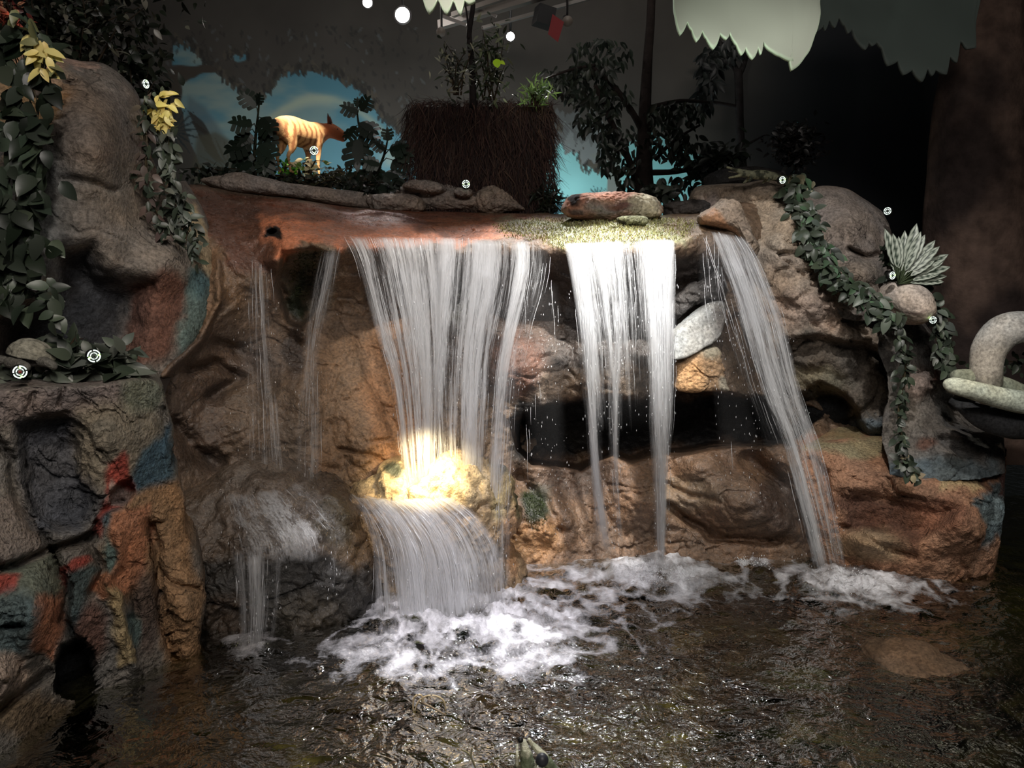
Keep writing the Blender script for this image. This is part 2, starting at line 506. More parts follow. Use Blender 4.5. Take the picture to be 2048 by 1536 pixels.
def relief(name, top, bottom, left, right, depth, feats, base, paints, step=4, amp=0.05, scale=3.0, facet=0.03,
           seed=1, mat=None, skirt=0.5, wet=0.0, pit=0.0, edge=0.12, parent=None, edgepx=26, warp=14, sides='tblr'):
    """a rock mass with its own real depth everywhere, closed round the sides and the back"""
    def ln(a): a = np.array(a, float); return np.linalg.norm(np.diff(a, axis=0), axis=1).sum()
    nu = max(int(max(ln(top), ln(bottom)) / step), 8); nv = max(int(max(ln(left), ln(right)) / step), 8)
    T = catmull(top, nu); B = catmull(bottom, nu); L = catmull(left, nv); R = catmull(right, nv)
    u = np.linspace(0, 1, nu)[None, :, None]; v = np.linspace(0, 1, nv)[:, None, None]
    G = (1 - v) * T[None] + v * B[None] + (1 - u) * L[:, None] + u * R[:, None] \
        - ((1 - u) * (1 - v) * T[0] + u * (1 - v) * T[-1] + (1 - u) * v * B[0] + u * v * B[-1])
    x, y = G[..., 0], G[..., 1]
    D = tps(depth)(x, y)
    xf, yf = x.ravel(), y.ravel()
    V0 = P(xf, yf, D.ravel())
    wx = fbm(V0 * 4.0, 3, seed + 71) * 7; wy = fbm(V0 * 4.0 + 20, 3, seed + 72) * 7
    for ft in feats:
        kind, poly, soft, am = ft[:4]
        if kind == 'line':
            d = linesd(xf + wx, yf + wy, poly)
            D = D + am * np.exp(-(d / soft) ** 2).reshape(D.shape)
        elif kind == 'ball':
            cx, cy, rx, ry = poly
            ang = math.radians(ft[4]) if len(ft) > 4 else 0
            dx, dy = xf + wx - cx, yf + wy - cy
            a = (dx * math.cos(ang) + dy * math.sin(ang)) / rx; b = (-dx * math.sin(ang) + dy * math.cos(ang)) / ry
            q = np.clip(1 - (a * a + b * b) ** 0.8, 0, 1) ** 1.7
            D = D + am * q.reshape(D.shape)
        else:
            d = polysd(xf + wx, yf + wy, poly)
            w = sstep(d, -soft * 0.5, soft) if kind == 'step' else np.sqrt(np.clip(d / soft, 0, 1)) * (2 - np.sqrt(np.clip(d / soft, 0, 1)))
            D = D + am * w.reshape(D.shape)
    # rounded rim
    ii, jj = np.meshgrid(np.arange(nv), np.arange(nu), indexing='ij')
    eu = np.full(D.shape, 1e6)
    if 't' in sides: eu = np.minimum(eu, ii * step)
    if 'b' in sides: eu = np.minimum(eu, (nv - 1 - ii) * step)
    if 'l' in sides: eu = np.minimum(eu, jj * step)
    if 'r' in sides: eu = np.minimum(eu, (nu - 1 - jj) * step)
    q = np.clip(1 - eu / edgepx, 0, 1)
    D = D + edge * (1 - np.sqrt(np.clip(1 - q * q, 0, 1)))
    V = P(xf, yf, D.ravel())
    V[:, 1] -= rocky(V, amp, scale, seed, facet, pit) * (0.35 + 0.65 * np.clip(eu.ravel() / 12.0, 0, 1))
    cols = paint(xf, yf, V, base, paints, seed, wet, warp)
    F = [grid_faces(nu, nv)]
    # skirt: the border carried straight back, then closed
    idx = np.arange(nu * nv).reshape(nv, nu)
    ring = np.concatenate([idx[0, :], idx[1:, -1], idx[-1, -2::-1], idx[-2:0:-1, 0]])
    Vs = [V]; Cs = [cols]; n0 = len(V); prev = ring
    k = 0
    for s_ in (0.25, 0.5, 0.75, 1.0):
        R2 = V[ring].copy(); R2[:, 0] *= (R2[:, 1] + skirt * s_) / R2[:, 1]; R2[:, 0] += (V[:, 0].mean() - V[ring, 0]) * 0.10 * s_; R2[:, 1] += skirt * s_
        R2[:, 2] += 0.03 * fbm(R2 * 5, 3, seed + 90); R2[:, 0] += 0.02 * fbm(R2 * 5 + 9, 3, seed + 91)
        Vs.append(R2); Cs.append(cols[ring])
        cur = n0 + k * len(ring) + np.arange(len(ring)); k += 1
        F.append(np.stack([prev, cur, np.roll(cur, -1), np.roll(prev, -1)], -1))
        prev = cur
    Va = np.vstack(Vs); Ca = np.vstack(Cs)
    Fl = np.vstack(F).tolist() + [prev.tolist()]
    o = mesh_obj(name, Va, Fl, mat or ROCK, parent, cols=Ca, loc=None if parent is not None else tuple(V.mean(0)))
    recalc(o)
    return o
def boulder(name, outline, Y, D, base, paints=(), amp=0.03, scale=4.0, facet=0.02, seed=1, mat=None, wet=0.0, parent=None,
            p=2.2, ns=150, nr=46, back=0.8, tilt=(0, 0), pit=0.0, warp=10, center=None, flat=0.0):
    """a rounded stone with this outline and this thickness (metres)"""
    o2 = catmull(outline, ns, closed=True)
    c = np.array(center if center else o2.mean(0), float)
    V = []; 
    ts = np.linspace(0, 1, nr) ** 0.8
    def ringpts(t, side):
        q = c + (o2 - c) * t
        h = (1 - t ** p) ** (1 / p) * D
        yy = Y + tilt[0] * (q[:, 0] - c[0]) / 100.0 + tilt[1] * (q[:, 1] - c[1]) / 100.0
        W = P(q[:, 0], q[:, 1], yy)
        W[:, 1] += -h if side > 0 else h * back
        return W
    rings = [ringpts(t, 1) for t in ts[1:]] + [ringpts(t, -1) for t in ts[1:-1][::-1]]
    v0 = ringpts(0.0, 1)[0]; v1 = ringpts(0.0, -1)[0]
    V = np.vstack([np.vstack(rings), v0[None], v1[None]])
    F = grid_faces(ns, len(rings), True).tolist()
    a, b = len(V) - 2, len(V) - 1
    F += [[a, j, (j + 1) % ns] for j in range(ns)]
    lo = (len(rings) - 1) * ns
    F += [[b, lo + (j + 1) % ns, lo + j] for j in range(ns)]
    cen = P(c[0], c[1], Y)
    nrm = V - cen; nrm /= np.linalg.norm(nrm, axis=1)[:, None] + 1e-9
    V = V + nrm * rocky(V, amp, scale, seed, facet, pit)[:, None]
    x, y = PJ(V)
    cols = paint(x, y, V, base, paints, seed, wet, warp)
    ob = mesh_obj(name, V, F, mat or ROCK, parent, cols=cols, loc=None if parent is not None else tuple(cen))
    recalc(ob)
    return ob

# ================================================================== SETTING
def structure(o): o['kind'] = 'structure'; return o
GREY = C8(112, 104, 98); GREYB = C8(104, 108, 114); PINKG = C8(136, 120, 112); TAN = C8(138, 122, 104)
OCH = C8(176, 118, 62); ORG = C8(206, 122, 62); RUST = C8(140, 74, 40); TEAL = C8(72, 108, 116); BLUE = C8(64, 100, 128)
RED = C8(178, 58, 36); DBR = C8(66, 48, 36); OLIVE = C8(120, 106, 64); MOSS = C8(146, 146, 108); DMOSS = C8(44, 52, 24)
CREAM = C8(160, 144, 122); DARK = C8(42, 38, 36)

# --- back wall with the painted landscape
def build_mural():
    Y = 8.6
    gx = np.concatenate([np.linspace(-900, 280, 10)[:-1], np.arange(280, 1560, 2.6), np.linspace(1560, 2900, 14)])
    gy = np.concatenate([np.linspace(-400, -30, 5)[:-1], np.arange(-30, 450, 2.6), np.linspace(450, 900, 6)])
    x, y = np.meshgrid(gx, gy)
    x = x.ravel(); y = y.ravel()
    V = P(x, y, np.full(len(x), Y))
    night = np.array(C8(74, 70, 66)); c = np.tile(night, (len(x), 1))
    c *= (1 + 0.14 * fbm(V * 2.2, 4, 3))[:, None]
    # right hand part of the wall is painted blue-black
    w = sstep(x, 1380, 1640)[:, None]; c = c * (1 - w) + np.array(C8(40, 42, 46)) * w
    sky_polys = [
        [(360, 210), (366, 170), (392, 150), (432, 138), (456, 158), (478, 178), (505, 196), (535, 176), (560, 150), (600, 142), (650, 142), (690, 160), (722, 178), (745, 200), (764, 232), (800, 262), (842, 330), (860, 450), (560, 450), (400, 330), (372, 262)],
        [(345, 80), (372, 84), (392, 98), (415, 128), (400, 134), (345, 132)],
        [(455, 112), (475, 104), (498, 108), (490, 118), (470, 120)],
        [(190, 30), (215, 26), (245, 34), (262, 44), (264, 72), (236, 68), (200, 46)],
        [(1090, 300), (1120, 270), (1146, 292), (1170, 330), (1215, 336), (1240, 300), (1300, 262), (1350, 290), (1420, 320), (1440, 450), (1080, 450)]]
    wob = fbm(V * 5, 3, 5) * 4
    sky = np.zeros(len(x))
    for k, pl in enumerate(sky_polys):
        sky = np.maximum(sky, sstep(polysd(x + wob, y + wob, pl), -1.0, 1.5))
    warm = C8(150, 165, 160)
    cy = np.clip((y - 130) / 270, 0, 1)[:, None]
    s = np.array(C8(78, 122, 138)) * (1 - cy) + np.array(C8(104, 150, 164)) * cy
    cl = sstep(fbm(V * np.array([1.3, 1, 3.4]), 5, 21) + 0.25 * np.sin((x - 500) / 60 - (y - 200) / 30), -0.05, 0.75)[:, None]
    s = s * (1 - 0.55 * cl) + np.array(C8(160, 166, 150)) * 0.55 * cl
    # painted hill and its pale band
    hill = 205 + ((x - 640) / 90.0) ** 2 * 34
    w = sstep(y - hill, 0, 14) * sstep(270 - y, 0, 40) * (np.abs(x - 640) < 150); s = s * (1 - 0.35 * w[:, None]) + np.array(C8(70, 112, 128)) * 0.35 * w[:, None]
    w = (np.exp(-((y - hill + 8) / 9.0) ** 2) * (np.abs(x - 650) < 130))[:, None] * 0.45; s = s * (1 - w) + np.array(C8(176, 178, 150)) * w
    # left slope of a grey painted mountain
    w = sstep(polysd(x + wob, y, [(375, 190), (410, 215), (470, 300), (455, 330), (395, 330), (360, 260)]), -6, 8)[:, None] * 0.6
    s = s * (1 - w) + np.array(C8(88, 100, 108)) * w
    # turquoise to the right
    w = sstep(x, 1040, 1090)[:, None]; s = s * (1 - w) + np.array(C8(128, 182, 184)) * (1 + 0.1 * fbm(V * 2, 3, 8))[:, None] * w
    c = c * (1 - sky[:, None]) + s * sky[:, None]
    # leafy edges: pointed leaves stamped along the border
    rnd = random.Random(5)
    def leafstamp(cx, cy_, L, W, ang, col, a=0.9):
        m = np.where((np.abs(x - cx) < L) & (np.abs(y - cy_) < L))[0]
        if not len(m): return
        dx = x[m] - cx; dy = y[m] - cy_
        u = (dx * math.sin(ang) + dy * math.cos(ang)) / L; v = (dx * math.cos(ang) - dy * math.sin(ang)) / W
        wv = sstep(1 - np.abs(v) / np.clip((1 - np.abs(u) ** 1.4) + 1e-3, 0.02, 1) - np.where(np.abs(u) > 1, 9, 0), 0.0, 0.25) * a
        c[m] = c[m] * (1 - wv[:, None]) + np.array(col) * wv[:, None]
    LC = [C8(72, 68, 62), C8(62, 60, 56), C8(84, 78, 70), C8(54, 52, 50)]
    edges = [[(432, 138), (456, 158), (478, 178), (505, 200), (535, 178), (560, 150), (600, 142), (650, 142), (690, 160), (722, 178), (745, 200), (764, 232), (800, 262), (842, 330)],
             [(345, 82), (372, 86), (392, 98), (415, 128)], [(190, 30), (215, 28), (245, 36), (262, 46)], [(455, 110), (475, 104), (498, 108)],
             [(1090, 270), (1130, 262), (1150, 296), (1175, 334), (1215, 336)]]
    for e in edges:
        for (a, b) in catmull(e, int(sum(math.dist(e[i], e[i + 1]) for i in range(len(e) - 1)) / 4.5)):
            for r in range(2):
                leafstamp(a + rnd.uniform(-7, 7), b + rnd.uniform(-12, 6), rnd.uniform(7, 13), rnd.uniform(3.4, 5.5), rnd.uniform(-.5, .5), rnd.choice(LC))
    for k in range(260):       # pale and dark leaf dabs in the painted foliage
        a, b = rnd.uniform(330, 860), rnd.uniform(50, 240)
        if polysd(np.array([a]), np.array([b]), sky_polys[0])[0] < -6:
            leafstamp(a, b, rnd.uniform(4, 10), rnd.uniform(2, 4), rnd.uniform(-.9, .9), rnd.choice([C8(58, 56, 54), C8(92, 96, 96), C8(52, 54, 52)]), 0.6)
    # painted canopy and tree on the right
    for k in range(60):
        an = rnd.uniform(0, PI); rr = rnd.uniform(.2, 1)
        leafstamp(1175 + 55 * rr * math.cos(an * 1.0) , 255 + 62 * rr * math.sin(an), 17, 8, rnd.uniform(-.7, .7), C8(118, 122, 122), 1.0)
    for k in range(40): leafstamp(rnd.uniform(1100, 1200), rnd.uniform(225, 285), 13, 7, rnd.uniform(-.6, .6), C8(96, 98, 98), 0.9)
    for pl in ([(1212, 400), (1216, 345), (1200, 326), (1180, 312), (1186, 306), (1212, 320), (1226, 330), (1232, 300), (1244, 302), (1240, 345), (1242, 400)],):
        w = sstep(polysd(x, y, pl), -1.5, 1.5)[:, None]; c = c * (1 - w) + np.array(C8(120, 124, 120)) * w
    # painted limb on the left, fan palms and ferns
    w = sstep(polysd(x + wob, y + wob, [(330, 140), (420, 130), (440, 140), (400, 150), (362, 172), (350, 250), (330, 260)]), -1.5, 1.5)[:, None]; c = c * (1 - w) + np.array(C8(70, 64, 58)) * w
    def fan(cx, cy_, n, L, col, a0=-1.3, a1=1.3, wd=3.0):
        for k in range(n):
            an = a0 + (a1 - a0) * k / (n - 1); LL = L * rnd.uniform(.85, 1.1) / 2
            leafstamp(cx + math.sin(an) * LL, cy_ - math.cos(an) * LL, LL, wd, -an, col, 0.95)
    fan(462, 345, 13, 74, C8(66, 76, 80)); fan(1118, 428, 11, 44, C8(44, 74, 84), -1.8, 1.0); fan(1196, 394, 9, 26, C8(70, 100, 104), -1.5, 1.5, 2)
    fan(1255, 396, 7, 22, C8(88, 110, 108), -1.3, 1.3, 2); fan(345, 262, 9, 60, C8(52, 60, 62), 0.2, 2.8, 2.4)
    for (a, b) in ((408, 270), (420, 296), (400, 250)):
        leafstamp(a, b, 40, 10, 0.7, C8(56, 52, 48))
    w = sstep(polysd(x + wob, y + wob, [(392, 270), (430, 262), (470, 285), (490, 320), (500, 450), (380, 450)]), -5, 6)[:, None] * 0.8; c = c * (1 - w) + np.array(C8(84, 82, 70)) * w
    o = mesh_obj('wall_back', V, grid_faces(len(gx), len(gy)), PAINTW, None, cols=np.clip(c, 0, 1), smooth=False)
    structure(o)
build_mural()
def plain_box(name, x0, x1, y0, y1, z0, z1, col, mat=PLAIN):
    m = MB(); m.box(((x0 + x1) / 2, (y0 + y1) / 2, (z0 + z1) / 2), (x1 - x0, y1 - y0, z1 - z0), None, col)
    return structure(m.build(name, mat, smooth=False))
plain_box('ceiling', -9, 9, -3, 8.75, 6.2, 6.3, C8(52, 50, 50))
plain_box('wall_left', -7.4, -7.3, -3, 8.75, -0.6, 6.3, C8(44, 44, 46))
plain_box('wall_right', 7.4, 7.5, -3, 8.75, -0.6, 6.3, C8(34, 36, 40))

# --- the pool floor: painted concrete with mottling
def build_floor():
    n1, n2 = 420, 300
    X, Y = np.meshgrid(np.linspace(-4, 7.2, n1), np.linspace(1.6, 8.55, n2))
    X = X.ravel(); Y = Y.ravel()
    p = np.stack([X, Y, 0 * X], -1)
    Z = -0.42 + 0.07 * fbm(p * 1.6, 4, 4) + 0.02 * fbm(p * 7, 3, 6)
    V = np.stack([X, Y, Z], -1)
    c = np.tile(np.array(C8(110, 98, 70)), (len(X), 1))
    a = sstep(fbm(p * 2.1, 4, 9), -0.2, 0.6)[:, None]; c = c * (1 - a) + np.array(C8(34, 34, 24)) * a
    a = sstep(fbm(p * 5.2, 3, 19), 0.1, 0.6)[:, None]; c = c * (1 - a) + np.array(C8(150, 132, 96)) * a
    d1, d2, cid = worley(p * 9, 12)
    c = c * (0.22 + 0.9 * cid)[:, None]
    a = (sstep(X, 2.4, 4.2) * sstep(Y, 3.8, 5.0))[:, None] * 0.8; c = c * (1 - a) + np.array(C8(140, 134, 56)) * a
    o = mesh_obj('floor', V, grid_faces(n1, n2), PLAIN, None, cols=np.hstack([c, np.full((len(c), 1), .2)]))
    structure(o)
build_floor()

# ================================================================== THE CASCADE FACE
dep = [(330, 375, 5.9), (450, 385, 6.25), (560, 395, 6.3), (700, 415, 6.3), (850, 425, 6.3), (1000, 428, 6.3), (1130, 430, 6.1), (1250, 432, 5.9), (1340, 435, 5.8), (1480, 420, 5.7), (1650, 430, 6.2),
       (400, 430, 5.5), (420, 480, 5.15), (500, 470, 5.3), (520, 520, 5.1), (480, 545, 5.0), (560, 455, 5.25), (640, 455, 5.3), (700, 470, 5.3), (760, 475, 5.25), (850, 475, 5.25), (1000, 480, 5.25), (1080, 485, 5.2), (1140, 490, 5.05),
       (1200, 495, 5.0), (1260, 492, 5.0), (1340, 480, 5.05), (1400, 465, 5.3), (1470, 470, 5.3), (1540, 520, 5.75),
       (600, 600, 5.45), (700, 600, 5.55), (800, 560, 5.6), (1000, 560, 5.6), (1100, 560, 5.6), (1250, 570, 5.55), (1370, 560, 5.55), (1440, 560, 5.5), (1650, 600, 6.2), (1560, 650, 5.95),
       (330, 560, 4.95), (400, 570, 4.85), (440, 600, 4.85), (380, 700, 4.7), (330, 745, 4.55), (450, 700, 5.05), (500, 800, 5.05), (420, 820, 4.95), (350, 880, 4.6), (560, 850, 5.1), (640, 800, 5.2), (740, 850, 5.2), (740, 950, 5.05), (650, 720, 5.35),
       (850, 700, 5.5), (1000, 700, 5.45), (1080, 700, 5.4), (1250, 700, 5.42), (1000, 780, 5.4), (1200, 780, 5.32), (1350, 780, 5.32), (1450, 790, 5.34), (1650, 780, 6.2), (900, 900, 5.25),
       (1030, 850, 5.45), (1200, 850, 5.4), (1400, 850, 5.4), (1650, 860, 5.9), (1560, 850, 5.6), (1150, 940, 5.6), (1300, 920, 5.5), (1450, 910, 5.4), (1600, 900, 5.35),
       (1100, 1060, 5.35), (1100, 1110, 5.3), (1350, 1100, 5.35), (1600, 1090, 5.35), (1650, 1200, 5.3), (1200, 1200, 5.2), (900, 1100, 5.2), (900, 1200, 5.1), (600, 1200, 4.9), (350, 1200, 4.4), (350, 1000, 4.5)]
feats = [
    ('step', [(1028, 836), (1100, 812), (1180, 792), (1290, 806), (1380, 776), (1460, 788), (1560, 800), (1640, 830), (1600, 880), (1500, 892), (1400, 900), (1300, 906), (1260, 926), (1220, 910), (1160, 940), (1060, 930), (1030, 905)], 14, 0.75),
    ('step', [(560, 500), (625, 492), (660, 510), (650, 590), (610, 660), (575, 640), (548, 575)], 12, 0.28),
    ('ball', (640, 500, 150, 46), 0.7, -0.20, -8), ('ball', (575, 500, 40, 48), 0.6, -0.14),
    ('ball', (548, 468, 17, 12), 0.5, 0.28),
    ('line', [(420, 470), (500, 560), (600, 660)], 20, -0.10), ('line', [(540, 520), (610, 640), (612, 668)], 15, -0.14),
    ('step', [(720, 560), (760, 500), (860, 505), (960, 510), (1090, 515), (1120, 560), (1100, 640), (760, 640)], 20, 0.12),
    ('line', [(430, 520), (438, 600), (400, 680), (330, 748)], 9, -0.09),
    ('line', [(380, 740), (430, 730), (480, 760), (420, 800)], 12, 0.12),
    ('line', [(350, 850), (390, 900), (430, 930)], 16, 0.14), ('line', [(430, 690), (520, 720), (540, 790)], 14, 0.07),
    ('line', [(680, 905), (740, 912), (775, 928)], 5, 0.05), ('line', [(740, 880), (780, 872)], 4, 0.03),
    ('ball', (600, 800, 70, 120), 0.8, -0.12), ('ball', (480, 860, 90, 90), 0.7, -0.14), ('ball', (720, 860, 70, 150), 0.9, -0.08),
    ('ball', (900, 640, 120, 130), 0.7, -0.10), ('ball', (1020, 720, 80, 90), 0.7, -0.10), ('ball', (1210, 700, 90, 130), 0.7, -0.10),
    ('ball', (1240, 455, 130, 40), 0.6, -0.10),
    ('ball', (1100, 1040, 110, 70), 0.7, -0.16), ('ball', (1280, 1000, 120, 90), 0.7, -0.18, 20), ('ball', (1480, 1000, 170, 80), 0.7, -0.26, 18), ('ball', (1400, 930, 70, 40), 0.6, -0.12),
    ('line', [(1040, 960), (1090, 1010), (1120, 1060)], 14, 0.10), ('line', [(1330, 1010), (1420, 1070), (1560, 1082)], 8, 0.10), ('line', [(1510, 920), (1560, 960), (1620, 1040), (1660, 1100)], 22, 0.22),
    ('line', [(1300, 960), (1380, 985), (1440, 1000)], 6, 0.05),
]
paints = [
    ([(330, 380), (520, 395), (560, 470), (540, 600), (470, 600), (430, 480)], 12, C8(110, 62, 34), 1.0),
    ([(400, 520), (470, 545), (540, 540), (545, 610), (480, 620), (430, 600)], 12, C8(118, 84, 48), 1.0),
    ([(520, 398), (700, 415), (1130, 430), (1090, 478), (980, 470), (760, 478), (690, 500), (540, 455)], 10, C8(140, 70, 30), 1.0),
    ([(520, 430), (580, 428), (720, 462), (1050, 462), (1060, 478), (720, 500), (640, 482), (600, 478), (570, 515), (545, 516), (530, 480)], 7, C8(216, 112, 32), 0.6),
    ([(550, 452), (1060, 440), (1100, 470), (760, 490), (690, 500)], 8, C8(190, 98, 32), 0.8, 0.85),
    ((548, 468, 15, 11), 2, (0.006, 0.005, 0.004)),  # black of the small hole: its shade painted on
    ([(990, 445), (1130, 430), (1340, 430), (1400, 440), (1370, 480), (1320, 490), (1130, 500), (1080, 478)], 9, MOSS, 0.7),
    ((1060, 465, 60, 14), 6, C8(92, 74, 44), 0.8), ((1380, 450, 60, 18), 8, C8(128, 100, 66), 0.9),
    ([(610, 505), (660, 505), (660, 600), (600, 640), (560, 600)], 10, DMOSS, 0.8),
    ([(700, 500), (1110, 505), (1120, 640), (1090, 800), (900, 790), (780, 700)], 22, C8(74, 50, 34), 0.9),
    ((1035, 730, 60, 60), 22, C8(112, 64, 38), 0.9), ((920, 600, 50, 60), 18, C8(72, 72, 68), 0.8),
    ([(1110, 510), (1440, 500), (1440, 620), (1340, 800), (1100, 800)], 22, C8(54, 40, 32), 0.9),
    ([(1080, 740), (1340, 730), (1340, 800), (1080, 800)], 16, C8(96, 72, 48), 0.8),
    ([(330, 560), (430, 500), (448, 600), (400, 690), (330, 760)], 8, C8(140, 98, 56), 0.4),
    ([(330, 690), (460, 640), (560, 700), (540, 900), (420, 960), (330, 960)], 26, C8(92, 70, 54), 0.9),
    ([(460, 760), (560, 740), (640, 820), (600, 940), (440, 920)], 24, C8(110, 84, 58), 0.8),
    ([(640, 700), (790, 640), (830, 900), (800, 960), (620, 960)], 26, C8(136, 98, 58), 0.6),
    ((790, 800, 60, 170), 20, C8(160, 106, 52), 0.4), ((645, 560, 30, 80), 12, C8(110, 88, 60), 0.9), ((590, 700, 26, 60), 10, C8(64, 46, 34), 0.9),
    ([(1030, 800), (1600, 790), (1600, 910), (1300, 910), (1030, 940)], 12, (0.010, 0.009, 0.010), 0.5),  # cave interior painted near-black to deepen its shade
    ([(1020, 930), (1320, 900), (1500, 890), (1640, 930), (1680, 1120), (1010, 1140)], 22, C8(126, 88, 54), 0.8),
    ((1060, 1080, 70, 40), 14, C8(190, 132, 62), 0.8), ((1070, 1010, 26, 44), 8, DMOSS, 0.9), ((1160, 960, 90, 40), 20, C8(90, 62, 42), 0.8), ((1560, 1010, 60, 50), 20, C8(92, 66, 50), 0.9),
    ((1370, 990, 60, 36), 14, C8(128, 100, 70), 0.9),
    ([(1600, 870), (1700, 870), (1700, 1130), (1640, 1060)], 12, C8(170, 104, 60), 0.4),
]
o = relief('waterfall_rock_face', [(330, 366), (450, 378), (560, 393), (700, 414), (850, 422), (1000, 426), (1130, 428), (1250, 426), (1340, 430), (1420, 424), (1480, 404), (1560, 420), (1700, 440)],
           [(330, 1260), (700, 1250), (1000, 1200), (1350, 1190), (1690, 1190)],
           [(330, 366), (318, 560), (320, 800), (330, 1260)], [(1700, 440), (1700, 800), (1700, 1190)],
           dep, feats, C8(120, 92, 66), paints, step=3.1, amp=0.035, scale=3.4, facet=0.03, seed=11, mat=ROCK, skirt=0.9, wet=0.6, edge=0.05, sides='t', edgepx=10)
tag(o, 'ochre and brown wet rock cliff with a dark cave, behind the falling water', 'rock face')

# ================================================================== ROCKS ON THE LEFT
o = relief('cliff_boulder', [(-300, 50), (0, 60), (60, 84), (110, 108), (160, 122), (205, 126), (248, 155), (276, 192), (286, 240), (292, 305), (330, 355), (372, 362)],
           [(-300, 790), (60, 790), (200, 780), (300, 770), (330, 752)],
           [(-300, 50), (-310, 300), (-310, 600), (-300, 790)], [(372, 362), (410, 430), (444, 540), (438, 605), (402, 680), (330, 752)],
           [(-300, 60, 4.3), (100, 110, 4.45), (200, 130, 4.6), (280, 220, 4.75), (300, 320, 4.75), (370, 370, 5.3), (-300, 400, 4.0), (100, 300, 4.15), (200, 300, 4.2), (250, 450, 4.35), (380, 480, 4.8), (440, 560, 4.95), (-300, 790, 3.9),
            (150, 500, 4.1), (300, 550, 4.45), (400, 640, 4.75), (330, 740, 4.5), (200, 780, 4.2)],
           [('ball', (180, 260, 130, 150), 0.7, -0.16), ('step', [(110, 500), (180, 490), (210, 540), (300, 560), (290, 650), (262, 740), (220, 800), (0, 800), (0, 640), (90, 600)], 50, 0.3),
            ('ball', (330, 520, 80, 90), 0.7, -0.14), ('line', [(120, 360), (190, 366), (230, 380)], 8, 0.04), ('line', [(125, 160), (158, 163)], 4, 0.03),
            ('ball', (60, 130, 50, 60), 0.6, -0.16), ('ball', (130, 140, 60, 26), 0.6, -0.08, 30), ('line', [(170, 140), (180, 150), (190, 138)], 6, 0.05)],
           C8(122, 112, 104), [((170, 250, 110, 90), 30, C8(116, 100, 88)), ((60, 120, 60, 60), 18, C8(170, 128, 92)), ([(110, 100), (160, 122), (200, 130), (192, 138), (140, 136)], 4, C8(176, 140, 122)),
            ((250, 380, 90, 60), 26, C8(126, 112, 98)), ([(270, 560), (330, 530), (372, 560), (360, 640), (330, 700), (280, 745), (250, 700)], 14, C8(116, 74, 58)),
            ([(385, 525), (440, 540), (438, 610), (400, 680), (352, 700), (362, 600)], 10, C8(92, 116, 112)), ((400, 560, 30, 40), 10, C8(74, 108, 112)),
            ([(385, 400), (420, 470), (450, 545), (430, 560), (390, 520), (365, 430)], 8, C8(176, 152, 112)), ((60, 400, 60, 200), 40, C8(104, 104, 102)),
            ([(110, 500), (180, 490), (210, 540), (262, 580), (240, 740), (0, 800), (0, 640), (90, 600)], 26, C8(58, 58, 62))],  # last patch: shadow under the overhang painted into the rock
           step=4, amp=0.03, scale=3.0, facet=0.012, seed=21, mat=ROCK, skirt=0.9, edge=0.3, edgepx=46, pit=0.008, sides='tr')
tag(o, 'tall grey brown boulder wall with a rounded shoulder, left of the falls', 'boulder')

